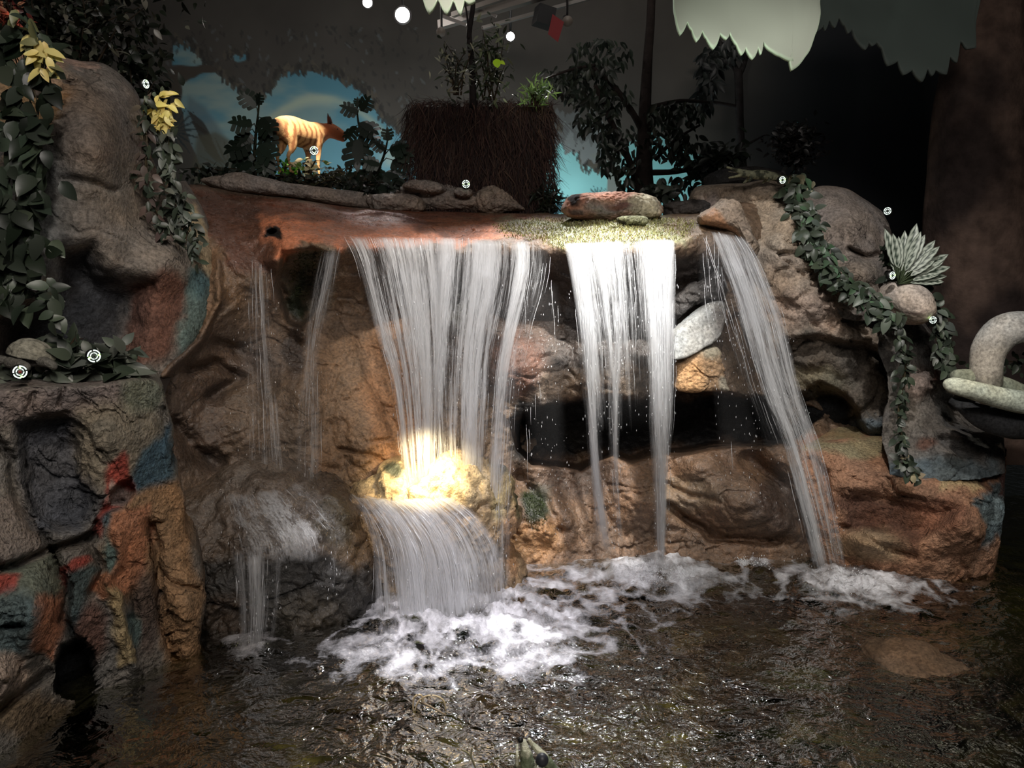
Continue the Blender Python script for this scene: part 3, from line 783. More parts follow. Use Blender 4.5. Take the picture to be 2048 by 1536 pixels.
o = relief('ledge_rock', [(-300, 778), (0, 776), (70, 771), (150, 772), (215, 765), (262, 757), (305, 758), (326, 778)],
           [(-300, 1580), (0, 1530), (130, 1440), (250, 1390), (330, 1350), (412, 1330)],
           [(-300, 778), (-310, 1100), (-300, 1580)], [(326, 778), (345, 850), (346, 920), (366, 990), (372, 1060), (400, 1110), (412, 1200), (400, 1280), (412, 1330)],
           [(-300, 780, 3.35), (70, 775, 3.42), (150, 772, 3.5), (260, 760, 3.68), (320, 780, 3.85), (345, 900, 3.95), (370, 1050, 4.0), (410, 1200, 4.0), (410, 1320, 4.0), (250, 1380, 3.68), (130, 1430, 3.45), (0, 1520, 3.1), (-300, 1560, 3.0),
            (0, 900, 3.35), (0, 1100, 3.15), (0, 1300, 3.1), (120, 900, 3.55), (120, 1050, 3.5), (200, 900, 3.6), (250, 1050, 3.65), (200, 1200, 3.55), (300, 1200, 3.8), (320, 1300, 3.82)],
           [('step', [(20, 850), (120, 830), (160, 870), (165, 960), (200, 1000), (180, 1050), (120, 1060), (70, 1050), (40, 980)], 26, 0.16),
            ('line', [(-20, 880), (20, 920), (36, 1000), (70, 1060), (105, 1098)], 9, 0.10), ('line', [(-20, 1142), (30, 1130), (80, 1108), (110, 1096), (150, 1086), (190, 1070)], 8, 0.13),
            ('step', [(215, 985), (240, 965), (262, 960), (268, 990), (248, 1010), (218, 1008)], 6, 0.14), ('line', [(190, 1060), (205, 1020), (240, 1005)], 7, 0.06),
            ('line', [(110, 1105), (122, 1170), (118, 1240), (150, 1290)], 9, 0.16), ('step', [(105, 1330), (120, 1290), (160, 1280), (185, 1310), (195, 1370), (150, 1400), (110, 1380)], 12, 0.34),
            ('ball', (60, 1230, 60, 110), 0.7, -0.14), ('ball', (0, 1360, 50, 60), 0.6, -0.12), ('line', [(0, 1260), (40, 1250)], 7, 0.10), ('line', [(0, 1425), (50, 1385), (90, 1350)], 8, 0.10),
            ('line', [(200, 1170), (226, 1200), (240, 1290), (262, 1340)], 16, -0.10), ('line', [(262, 1180), (265, 1240), (250, 1240)], 7, 0.05), ('line', [(300, 1050), (320, 1150), (330, 1250), (350, 1310)], 12, 0.14),
            ('ball', (370, 1230, 50, 110), 0.6, -0.12), ('line', [(320, 1130), (360, 1165), (400, 1180)], 5, 0.06), ('line', [(200, 1040), (180, 1090), (190, 1150), (165, 1190)], 8, 0.08),
            ('line', [(240, 1060), (230, 1130), (200, 1160)], 9, -0.05), ('ball', (220, 880, 110, 90), 0.7, -0.08), ('line', [(120, 780), (108, 812)], 5, 0.05), ('line', [(62, 790), (50, 830)], 5, 0.03),
            ('line', [(330, 820), (344, 900), (340, 940)], 7, 0.04)],
           C8(126, 118, 110), [([(20, 840), (150, 830), (165, 960), (200, 1010), (160, 1070), (60, 1060)], 20, C8(88, 92, 104)), ([(-20, 780), (320, 760), (330, 800), (120, 830), (-20, 850)], 12, C8(132, 118, 116)),
            ([(140, 820), (300, 790), (340, 880), (300, 960), (200, 980), (160, 950)], 18, C8(140, 130, 112)), ((290, 790, 40, 34), 14, C8(112, 120, 104)),
            ([(286, 900), (345, 840), (352, 930), (330, 980), (280, 1010), (262, 960)], 10, C8(66, 102, 122)), ([(205, 930), (245, 900), (268, 960), (262, 1010), (215, 1040), (195, 1080), (185, 1060), (212, 1000)], 7, RED),
            ([(222, 960), (262, 990), (250, 1020), (214, 1016)], 6, C8(180, 150, 140)), ((232, 1045, 26, 20), 6, C8(90, 120, 130)),
            ([(262, 990), (352, 960), (378, 1060), (410, 1180), (410, 1320), (330, 1330), (300, 1200), (230, 1200), (180, 1180), (200, 1100), (240, 1040)], 14, C8(176, 128, 74)),
            ([(225, 1030), (290, 1020), (300, 1080), (270, 1180), (200, 1200), (170, 1180), (210, 1110)], 9, C8(206, 124, 66)), ([(205, 1080), (235, 1100), (215, 1150), (190, 1150)], 8, C8(88, 118, 116)),
            ([(-20, 1140), (110, 1100), (118, 1180), (90, 1230), (40, 1250), (-20, 1240)], 10, C8(118, 124, 104)), ([(60, 1190), (110, 1190), (130, 1260), (100, 1320), (60, 1290)], 10, C8(204, 118, 62)),
            ([(-20, 1150), (25, 1150), (22, 1180), (-20, 1190)], 5, RED), ([(112, 1140), (165, 1120), (168, 1134), (125, 1160), (122, 1190), (112, 1180)], 4, RED), ((20, 1250, 60, 70), 14, C8(90, 112, 116)),
            ([(120, 1150), (190, 1140), (165, 1190), (190, 1250), (150, 1290), (125, 1230)], 10, C8(72, 92, 96)), ((285, 1230, 36, 80), 14, C8(104, 84, 74)), ((258, 1260, 18, 40), 8, C8(92, 116, 112)), ((180, 1270, 30, 60), 12, C8(120, 80, 66)),
            ([(105, 1330), (120, 1290), (160, 1280), (185, 1310), (195, 1370), (150, 1400), (110, 1380)], 8, C8(38, 40, 44)), ((10, 1360, 50, 50), 12, C8(176, 150, 132)), ((60, 1430, 90, 40), 14, C8(120, 98, 70)),  # first patch paints shade into the hollow near the waterline
            ([(-20, 1000), (20, 980), (70, 1080), (105, 1100), (-20, 1130)], 10, C8(150, 132, 120)), ([(206, 1170), (232, 1190), (262, 1330), (235, 1340)], 6, C8(190, 158, 96))],
           step=3.2, amp=0.035, scale=4.5, facet=0.045, seed=31, mat=ROCK_ROUGH, skirt=1.0, edge=0.08, edgepx=22, pit=0.012, sides='tr', warp=9)
tag(o, 'low rock ledge streaked orange, blue and red beside the pool, lower left', 'rock ledge')

# planter bed behind the left ledge
m = MB()
xs = np.linspace(-290, 330, 30)
V = []
for k in range(30):
    a = P(xs[k], 790, 3.5 + 0.4 * max(0, k - 15) / 14); b = P(xs[k], 790, 3.6); 
    for j in range(6):
        q = a.copy(); q[1] += j * 0.16; q[0] = a[0] * (1 + j * .035); q[2] = a[2] + 0.02 * random.random() - 0.01
        V.append(q)
m.add(V, [[k * 6 + j, (k + 1) * 6 + j, (k + 1) * 6 + j + 1, k * 6 + j + 1] for k in range(29) for j in range(5)], C8(34, 28, 24))
tag(m.build('planting_soil', PLAIN), 'dark soil behind the left rock ledge, under the leaves', 'soil', kind='stuff')

# ================================================================== ROCKS IN THE MIDDLE
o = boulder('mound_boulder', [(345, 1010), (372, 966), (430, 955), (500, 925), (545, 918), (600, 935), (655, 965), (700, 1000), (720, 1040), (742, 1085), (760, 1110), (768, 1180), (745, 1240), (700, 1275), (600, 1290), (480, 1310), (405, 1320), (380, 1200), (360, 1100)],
            4.75, 0.55, C8(104, 84, 66), [([(380, 1120), (480, 1110), (660, 1110), (760, 1130), (780, 1330), (360, 1340)], 16, C8(40, 34, 28), 0.8), ((560, 1010, 130, 80), 40, C8(110, 92, 78), 1.0), ((700, 1080, 50, 60), 16, C8(110, 82, 44), 1.0),  # first patch darkens the lower front with painted cave-like shade
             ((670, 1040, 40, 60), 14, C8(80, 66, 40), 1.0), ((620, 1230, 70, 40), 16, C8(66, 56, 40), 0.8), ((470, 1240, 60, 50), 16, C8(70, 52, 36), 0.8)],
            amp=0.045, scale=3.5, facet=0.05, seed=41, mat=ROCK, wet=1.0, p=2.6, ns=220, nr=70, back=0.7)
tag(o, 'dark wet dome shaped boulder under the thin left cascade', 'boulder')
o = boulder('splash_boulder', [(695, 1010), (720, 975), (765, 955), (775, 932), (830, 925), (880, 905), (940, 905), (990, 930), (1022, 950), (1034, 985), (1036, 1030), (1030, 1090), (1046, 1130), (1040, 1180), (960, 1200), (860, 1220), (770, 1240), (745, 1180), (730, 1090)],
            5.02, 0.40, C8(170, 132, 76), [((850, 960, 120, 50), 24, C8(226, 190, 118), 0.8), ((1010, 990, 30, 60), 12, C8(200, 170, 90), 0.8), ((785, 938, 22, 18), 5, C8(72, 78, 58), 0.9), ((900, 1130, 140, 60), 30, C8(140, 120, 96), 1.0), ((1020, 1080, 20, 80), 8, C8(190, 132, 66), 1.0), ((1036, 1000, 8, 40), 4, C8(70, 74, 34), 0.9),  # pale yellow patch paints in the warm lamp's pool of light
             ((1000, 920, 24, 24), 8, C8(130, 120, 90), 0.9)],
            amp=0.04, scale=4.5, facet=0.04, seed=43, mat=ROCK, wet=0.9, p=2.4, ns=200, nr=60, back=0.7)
tag(o, 'yellow lit boulder where the main fall lands and fans out', 'boulder')
o = boulder('drift_log_stone', [(1128, 410), (1140, 394), (1160, 389), (1200, 388), (1250, 386), (1290, 390), (1312, 402), (1321, 420), (1318, 434), (1290, 440), (1240, 444), (1190, 440), (1150, 438), (1130, 430)],
            5.75, 0.22, C8(150, 112, 92), [([(1130, 400), (1180, 392), (1180, 432), (1140, 438)], 7, C8(160, 96, 66)), ((1153, 402, 15, 10), 3, C8(22, 12, 10)), ((1150, 424, 12, 6), 3, C8(60, 26, 18)), ([(1160, 386), (1280, 386), (1280, 398), (1200, 402)], 5, C8(170, 106, 76)),
             ((1290, 412, 30, 26), 10, C8(172, 160, 128)), ((1210, 420, 50, 10), 8, C8(112, 108, 112)), ((1240, 415, 30, 8), 4, C8(110, 70, 60))],
            amp=0.02, scale=7, facet=0.015, seed=47, mat=ROCK_SMOOTH, p=3.0, back=0.9)
tag(o, 'flat rust and cream stone shaped like a log, on top of the mossy lip', 'stone')
o = boulder('mossy_stone', [(1230, 436), (1250, 430), (1285, 432), (1296, 440), (1290, 450), (1240, 448)], 5.42, 0.07, C8(140, 140, 100), [((1240, 440, 8, 8), 3, C8(50, 46, 30))], amp=0.012, scale=10, seed=48, mat=ROCK_ROUGH, ns=70, nr=20)
tag(o, 'small moss covered stone in front of the log shaped stone', 'stone')
o = boulder('slate_slab', [(1344, 672), (1348, 660), (1370, 640), (1398, 618), (1425, 603), (1440, 600), (1447, 606), (1446, 632), (1440, 658), (1436, 668), (1420, 684), (1404, 694), (1385, 706), (1362, 716), (1346, 718), (1343, 710)], 5.25, 0.10, C8(150, 150, 150), [((1440, 640, 10, 40), 5, C8(110, 106, 106))],
            amp=0.008, scale=6, facet=0.0, seed=51, mat=ROCK_SMOOTH, p=7, tilt=(.05, -.12), ns=110, nr=30)
tag(o, 'smooth pale grey slab of stone, right of the brightest fall', 'stone slab')
o = boulder('golden_stone', [(1350, 752), (1356, 722), (1400, 695), (1432, 690), (1442, 720), (1452, 770), (1458, 782), (1420, 782), (1370, 782), (1348, 776)], 5.22, 0.10, C8(160, 124, 84), [((1420, 706, 30, 16), 8, C8(150, 140, 118)), ((1380, 760, 30, 30), 10, C8(200, 146, 80)), ((1448, 770, 10, 20), 4, C8(170, 160, 140))],
            amp=0.014, scale=6, facet=0.02, seed=53, mat=ROCK, p=4, ns=110, nr=30)
tag(o, 'golden brown angular stone under the grey slab', 'stone')
o = boulder('shelf_stone', [(1340, 600), (1400, 560), (1440, 545), (1450, 600), (1420, 598), (1380, 614), (1345, 640)], 5.42, 0.10, C8(58, 52, 50), amp=0.02, scale=6, facet=0.02, seed=54, mat=ROCK, wet=0.7, p=3, ns=90, nr=24)
tag(o, 'dark wet stone right above the pale grey slab', 'stone')
o = boulder('lip_boulder', [(1398, 432), (1412, 420), (1440, 400), (1462, 398), (1478, 410), (1490, 440), (1500, 470), (1516, 500), (1502, 520), (1490, 505), (1478, 478), (1450, 460), (1420, 452), (1400, 446)], 5.35, 0.16, C8(150, 130, 112),
            [([(1400, 430), (1430, 412), (1450, 430), (1480, 470), (1496, 500), (1480, 500), (1450, 462), (1400, 448)], 5, C8(176, 116, 60), 0.6)], amp=0.015, scale=6, facet=0.015, seed=57, mat=ROCK, p=2.4, center=(1458, 440))
tag(o, 'small leaning rock at the right end of the lip, orange on its wet side', 'rock')
o = boulder('submerged_boulder', [(1722, 1300), (1750, 1268), (1810, 1258), (1880, 1268), (1940, 1290), (1938, 1330), (1900, 1362), (1830, 1362), (1760, 1345), (1728, 1325)], 3.95, 0.30, C8(104, 76, 50), [((1830, 1350, 110, 20), 10, C8(80, 60, 42))],  # dark lower strip is shade painted under the bulge
            amp=0.03, scale=4, facet=0.02, seed=59, mat=ROCK_SMOOTH, p=2.2)
o.location.z -= 0.10
tag(o, 'brown boulder lying just under the water at the lower right of the pool', 'boulder')
for k, (cx, cy, r, cl, lb) in enumerate([(1590, 1350, 60, C8(128, 124, 74), 'olive green stone on the pool floor, left of the submerged boulder'), (1490, 1330, 46, C8(110, 92, 58), 'brown stone on the pool floor, beyond the olive green stone'),
                                         (1010, 1400, 60, C8(84, 56, 36), 'rust brown stone on the pool floor, in front of the foam'), (700, 1380, 50, C8(104, 78, 48), 'tan stone on the pool floor, left of the wire hoops'), (1230, 1490, 60, C8(112, 96, 64), 'dull tan stone on the pool floor, right of the jaws')]):
    o = boulder('pool_stone', [(cx + r * math.cos(a) * 1.4, cy + r * math.sin(a) * .5) for a in np.linspace(0, 2 * PI, 9)[:-1]], float(GZ(cx, cy, -.22)[1]), 0.16, cl, amp=0.03, scale=5, seed=61 + k, mat=ROCK_SMOOTH, ns=60, nr=18)
    o.location.z -= 0.02
    tag(o, lb, 'stone')

# --- pale rocks along the back rim, under the animal and the thatched block
RIM = C8(150, 132, 120)
rims = [([(400, 362), (430, 352), (480, 346), (530, 356), (600, 368), (680, 380), (760, 392), (770, 420), (700, 418), (560, 398), (450, 384)], 6.45, 0.25, 'long low pale rock along the rim below the striped animal'),
        ([(740, 400), (770, 388), (830, 392), (850, 408), (840, 425), (760, 424)], 6.35, 0.2, 'rounded grey rock in the rim between the animal and the thatched block'),
        ([(780, 410), (800, 372), (850, 360), (900, 372), (960, 390), (1000, 410), (1010, 428), (900, 428), (790, 424)], 6.6, 0.3, 'wide grey rock in the rim at the foot of the thatched block'),
        ([(806, 374), (830, 362), (880, 368), (892, 382), (870, 390), (826, 384)], 6.3, 0.15, 'small dark rock on the wide grey rim rock'),
        ([(950, 392), (975, 376), (1010, 380), (1030, 400), (1050, 424), (960, 426)], 6.45, 0.2, 'grey rock in the rim below the right half of the thatched block'),
        ([(905, 388), (915, 378), (938, 380), (942, 392), (920, 398)], 6.3, 0.1, 'small square stone on the rim below the thatched block')]
for k, (ol, Y, D, lb) in enumerate(rims):
    o = boulder('rim_rock', ol, Y, D, RIM, amp=0.03, scale=4, facet=0.02, seed=70 + k, mat=ROCK, p=2.4, ns=120, nr=34)
    tag(o, lb, 'rock')
o = boulder('dark_rock', [(1325, 430), (1330, 410), (1370, 400), (1405, 404), (1420, 424), (1400, 440), (1340, 440)], 6.1, 0.2, C8(60, 54, 52), amp=0.02, seed=78, mat=ROCK, ns=80, nr=24)
tag(o, 'low dark rock between the log shaped stone and the big right boulder', 'rock')
o = boulder('dark_rock', [(1405, 368), (1412, 346), (1460, 334), (1520, 336), (1560, 350), (1570, 375), (1500, 384), (1420, 380)], 6.6, 0.3, C8(52, 50, 50), amp=0.03, seed=79, mat=ROCK, ns=90, nr=26)
tag(o, 'black rock behind the small crocodile on the right', 'rock')

# ================================================================== ROCKS ON THE RIGHT
o = relief('right_cliff_boulder', [(1376, 400), (1392, 374), (1440, 368), (1490, 366), (1530, 360), (1570, 368), (1600, 384), (1618, 420), (1650, 470)],
           [(1570, 900), (1640, 900), (1700, 905), (1800, 905)],
           [(1376, 400), (1400, 520), (1490, 700), (1570, 900)], [(1650, 470), (1710, 560), (1790, 640), (1810, 760), (1800, 905)],
           [(1380, 400, 6.1), (1450, 370, 6.1), (1540, 362, 5.95), (1620, 420, 5.9), (1460, 480, 5.8), (1560, 480, 5.5), (1500, 600, 5.6), (1600, 600, 5.4), (1450, 700, 5.8), (1700, 620, 5.5), (1780, 680, 5.6), (1600, 700, 5.4), (1650, 800, 5.5), (1780, 860, 5.6), (1500, 880, 5.9), (1600, 880, 5.6), (1400, 850, 6.0)],
           [('ball', (1590, 430, 40, 40), 0.6, -0.12), ('line', [(1440, 395), (1470, 372), (1500, 368)], 7, 0.08), ('ball', (1560, 470, 90, 100), 0.7, -0.08), ('ball', (1640, 600, 120, 60), 0.7, -0.14), ('line', [(1500, 560), (1540, 600), (1600, 620), (1640, 660)], 7, 0.05),
            ('line', [(1560, 500), (1620, 510)], 5, 0.06), ('step', [(1560, 680), (1640, 668), (1740, 690), (1790, 720), (1800, 900), (1560, 900)], 14, 0.18),
            ('step', [(1600, 800), (1640, 770), (1690, 790), (1720, 830), (1730, 880), (1600, 885)], 14, 0.35), ('ball', (1620, 730, 50, 26), 0.5, -0.10, 10), ('ball', (1690, 730, 44, 40), 0.5, -0.12, 60), ('ball', (1640, 770, 46, 20), 0.5, -0.10, 10), ('ball', (1720, 800, 30, 60), 0.5, -0.10, 40), ('ball', (1750, 850, 40, 30), 0.5, -0.14)],
           C8(158, 138, 120), [([(1376, 400), (1420, 380), (1440, 420), (1420, 520), (1380, 520)], 16, C8(120, 98, 90)), ((1560, 440, 80, 60), 24, C8(168, 146, 122)), ((1640, 620, 110, 40), 20, C8(168, 140, 120)),
            ([(1560, 675), (1640, 664), (1740, 685), (1800, 720), (1800, 900), (1540, 900)], 14, C8(104, 92, 80)), ([(1400, 520), (1480, 520), (1540, 700), (1560, 900), (1390, 900)], 24, C8(92, 78, 70), 0.8), ((1640, 765, 60, 26), 12, C8(128, 118, 92)), ((1600, 420, 20, 20), 8, C8(150, 110, 90)),
            ([(1600, 800), (1640, 780), (1690, 800), (1720, 880), (1600, 885)], 8, C8(30, 30, 32)), ((1750, 855, 36, 24), 8, C8(92, 106, 116)), ((1530, 800, 50, 80), 20, C8(50, 44, 42), 0.7)],  # first patch: dark of the hollow, shade put into the colour
           step=4, amp=0.04, scale=4.2, facet=0.06, seed=81, mat=ROCK, skirt=0.8, edge=0.22, edgepx=30, pit=0.01, sides='tl')
tag(o, 'large cracked tan boulder right of the falls, small crocodile on its top', 'boulder')
o = relief('grey_back_boulder', [(1606, 388), (1640, 372), (1690, 376), (1720, 392), (1750, 412), (1770, 430), (1784, 470)],
           [(1640, 620), (1700, 640), (1760, 640), (1800, 620)],
           [(1606, 388), (1612, 450), (1630, 540), (1640, 620)], [(1784, 470), (1792, 520), (1798, 560), (1800, 620)],
           [(1606, 388, 6.0), (1690, 376, 6.0), (1784, 470, 5.9), (1700, 460, 5.7), (1640, 520, 5.65), (1760, 510, 5.65), (1640, 620, 5.5), (1700, 600, 5.45), (1800, 620, 5.6)],
           [('ball', (1700, 450, 90, 80), 0.7, -0.12), ('line', [(1700, 500), (1730, 515), (1764, 512)], 6, 0.12), ('ball', (1720, 545, 60, 30), 0.6, -0.10)], C8(134, 120, 112), [((1700, 560, 80, 40), 20, C8(144, 126, 110))],
           step=4, amp=0.03, scale=3.5, facet=0.02, seed=85, mat=ROCK, skirt=0.6, edge=0.2, edgepx=30, sides='tr')
tag(o, 'smooth grey brown boulder behind the vine, right of the cracked tan boulder', 'boulder')
o = boulder('pink_boulder', [(1762, 590), (1776, 566), (1810, 560), (1838, 574), (1852, 598), (1856, 624), (1846, 642), (1820, 650), (1792, 640), (1770, 616)], 5.2, 0.24, C8(186, 168, 156), [((1830, 620, 20, 4), 3, C8(110, 90, 84))], amp=0.007, facet=0, scale=5, seed=87, mat=ROCK_SMOOTH, ns=120, nr=40)
tag(o, 'pinkish round boulder beside the variegated plant', 'boulder')
o = relief('right_lower_rock', [(1770, 640), (1800, 632), (1840, 648), (1870, 690), (1888, 740), (1900, 770)],
           [(1780, 950), (1880, 962), (1960, 958), (2010, 945)],
           [(1770, 640), (1756, 700), (1778, 780), (1764, 860), (1780, 950)], [(1900, 770), (1960, 800), (2004, 860), (2010, 945)],
           [(1770, 640, 5.4), (1840, 648, 5.5), (1900, 760, 5.6), (1780, 960, 5.15), (1900, 960, 5.02), (2010, 950, 5.1), (1850, 760, 5.35), (1900, 860, 5.2), (2040, 880, 5.3), (1800, 850, 5.25), (1780, 740, 5.4)],
           [('line', [(1850, 696), (1872, 720), (1876, 760), (1868, 775)], 6, -0.07), ('ball', (1850, 770, 36, 34), 0.6, -0.08), ('ball', (1920, 870, 60, 16), 0.6, -0.08, 15), ('line', [(1800, 745), (1840, 742)], 4, 0.05), ('line', [(1880, 880), (1920, 905), (1960, 910)], 7, 0.05),
            ('step', [(1880, 800), (1930, 790), (2060, 800), (2060, 880), (1960, 875), (1900, 850)], 14, 0.3)],
           C8(104, 98, 94), [((1850, 765, 40, 36), 14, C8(134, 114, 104)), ((1850, 885, 26, 14), 6, C8(104, 70, 56)), ([(1780, 930), (1860, 918), (1980, 920), (2010, 960), (1780, 980)], 10, C8(96, 112, 120)), ([(1846, 692), (1876, 720), (1880, 775), (1866, 778), (1868, 730)], 4, C8(96, 56, 44))],
           step=4, amp=0.03, scale=4.5, facet=0.025, seed=91, mat=ROCK, skirt=0.7, edge=0.1, edgepx=20, sides='tr')
tag(o, 'grey rock slope below the pink boulder, dripping vine hanging over it', 'rock')
o = relief('orange_ledge', [(1590, 890), (1660, 880), (1740, 872), (1790, 880), (1850, 930), (1950, 935), (2004, 930), (2014, 900)],
           [(1640, 1150), (1740, 1150), (1850, 1160), (1930, 1165), (1985, 1160)],
           [(1590, 890), (1600, 960), (1630, 1060), (1640, 1150)], [(2014, 900), (2010, 980), (2004, 1060), (1985, 1160)],
           [(1590, 890, 5.45), (1740, 872, 5.6), (1790, 885, 5.5), (1950, 935, 5.3), (2010, 910, 5.45), (1640, 1150, 5.35), (1740, 1150, 5.15), (1930, 1150, 4.98), (1985, 1150, 5.15), (1700, 960, 5.15), (1850, 980, 4.95), (1960, 990, 4.95), (2005, 1040, 5.2), (1700, 1010, 5.1), (1850, 1020, 4.9), (1960, 1060, 4.92)],
           [('step', [(1680, 985), (1760, 975), (1860, 1000), (1930, 1010), (1900, 1040), (1850, 1075), (1700, 1060)], 24, 0.14), ('line', [(1690, 940), (1760, 945)], 4, 0.02), ('line', [(1775, 960), (1790, 985), (1850, 998)], 4, 0.05), ('ball', (1740, 1085, 70, 36), 0.6, -0.16), ('line', [(1690, 1060), (1760, 1085), (1830, 1110)], 8, 0.07),
            ('line', [(1960, 965), (1985, 985), (1980, 1040)], 8, 0.08), ('ball', (1940, 1060, 60, 80), 0.7, -0.10), ('ball', (1650, 920, 60, 34), 0.6, -0.06), ('line', [(1625, 920), (1650, 950), (1665, 1020)], 10, 0.10)],
           C8(172, 116, 76), [([(1590, 885), (1760, 868), (1790, 900), (1740, 915), (1640, 905)], 9, C8(160, 138, 88)), ([(1800, 918), (1880, 928), (2010, 928), (2010, 945), (1960, 955), (1900, 945), (1830, 940)], 6, C8(96, 120, 130)), ([(1880, 950), (1960, 960), (1950, 985), (1880, 975)], 8, C8(190, 156, 96)),
            ([(1965, 985), (2012, 950), (2012, 1060), (1975, 1110), (1968, 1050), (1950, 1010)], 7, C8(104, 124, 132)), ([(1680, 990), (1860, 1000), (1880, 1060), (1840, 1090), (1700, 1070)], 12, C8(110, 66, 42)), ((1740, 1090, 70, 30), 14, C8(170, 132, 88)), ((1880, 1030, 60, 40), 16, C8(150, 88, 50)), ([(2000, 900), (2020, 900), (2016, 1000), (2000, 1000)], 3, C8(110, 70, 62))],  # rust-dark patch paints shade in the hollow below the bright band
           step=3.4, amp=0.03, scale=5, facet=0.025, seed=95, mat=ROCK_ROUGH, skirt=0.9, edge=0.12, edgepx=22, sides='tr', wet=0.05)
tag(o, 'orange painted rock ledge at the waterline, lower right', 'rock ledge')
m = MB()
# ================================================================== WATER
def water_material(fu=70.0, fv=2.2, name='falling_water', veil=0.035):
    t = NT(name)
    uv = t.n.new('ShaderNodeUVMap'); uv.uv_map = 'UVMap'
    at = t.n.new('ShaderNodeAttribute'); at.attribute_name = 'Col'
    def mp(a, b, sc=None):
        m = t.n.new('ShaderNodeMapping'); m.inputs['Scale'].default_value = (a, b, 1); t.link(uv.outputs[0], m.inputs[0]); return m.outputs[0]
    A = t.noise(mp(fu * 0.45, fv * 0.5), 1.0, 3, 0.6, 0.15); B = t.noise(mp(fu * 2.6, fv * 2.2), 1.0, 3, 0.65, 0.1); Cc = t.noise(mp(fu * 7, fv * 9), 1.0, 2, 0.5)
    s = t.math('ADD', t.math('ADD', t.math('MULTIPLY', A, 0.48), t.math('MULTIPLY', B, 0.36)), t.math('MULTIPLY', Cc, 0.16))
    d = t.n.new('ShaderNodeSeparateColor'); t.link(at.outputs['Color'], d.inputs[0])
    x = t.math('SUBTRACT', s, t.math('SUBTRACT', 0.73, t.math('MULTIPLY', d.outputs[0], 0.46)))
    gp = t.noise(mp(fu * 0.22, fv * 0.16), 1.0, 2, 0.5); x = t.math('ADD', x, t.math('MULTIPLY', t.math('SUBTRACT', gp, 0.5), 0.42))
    a = t.math('MULTIPLY', x, 8.0, True)
    a = t.math('MULTIPLY', t.math('ADD', t.math('MULTIPLY', a, 0.86), veil, True), d.outputs[1])
    b = t.n.new('ShaderNodeBsdfPrincipled')
    b.inputs['Base Color'].default_value = (0.86, 0.87, 0.90, 1); b.inputs['Roughness'].default_value = 0.22
    b.inputs['Specular IOR Level'].default_value = 0.8
    bn = t.n.new('ShaderNodeBump'); bn.inputs['Strength'].default_value = 0.7; bn.inputs['Distance'].default_value = 0.02
    t.link(B, bn.inputs['Height']); t.link(bn.outputs[0], b.inputs['Normal'])
    tl = t.n.new('ShaderNodeBsdfTranslucent'); tl.inputs[0].default_value = (0.85, 0.86, 0.9, 1)
    m1 = t.n.new('ShaderNodeMixShader'); m1.inputs[0].default_value = 0.4; t.link(b.outputs[0], m1.inputs[1]); t.link(tl.outputs[0], m1.inputs[2])
    tr = t.n.new('ShaderNodeBsdfTransparent')
    m2 = t.n.new('ShaderNodeMixShader'); t.link(a, m2.inputs[0]); t.link(tr.outputs[0], m2.inputs[1]); t.link(m1.outputs[0], m2.inputs[2])
    t.link(m2.outputs[0], t.out.inputs[0])
    return t.m
FALLW = water_material()
FOAMW = water_material(26.0, 9.0, 'foamy_water', 0.02)
def strand_material():
    t = NT('water_strand')
    b = t.bsdf(Base_Color=(0.9, 0.91, 0.94, 1), Roughness=0.12); b.inputs['Specular IOR Level'].default_value = 1.0
    tr = t.n.new('ShaderNodeBsdfTransparent'); mx = t.n.new('ShaderNodeMixShader'); mx.inputs[0].default_value = 0.7
    t.link(tr.outputs[0], mx.inputs[1]); t.link(b.outputs[0], mx.inputs[2]); t.link(mx.outputs[0], t.out.inputs[0])
    return t.m
STRAND = strand_material()
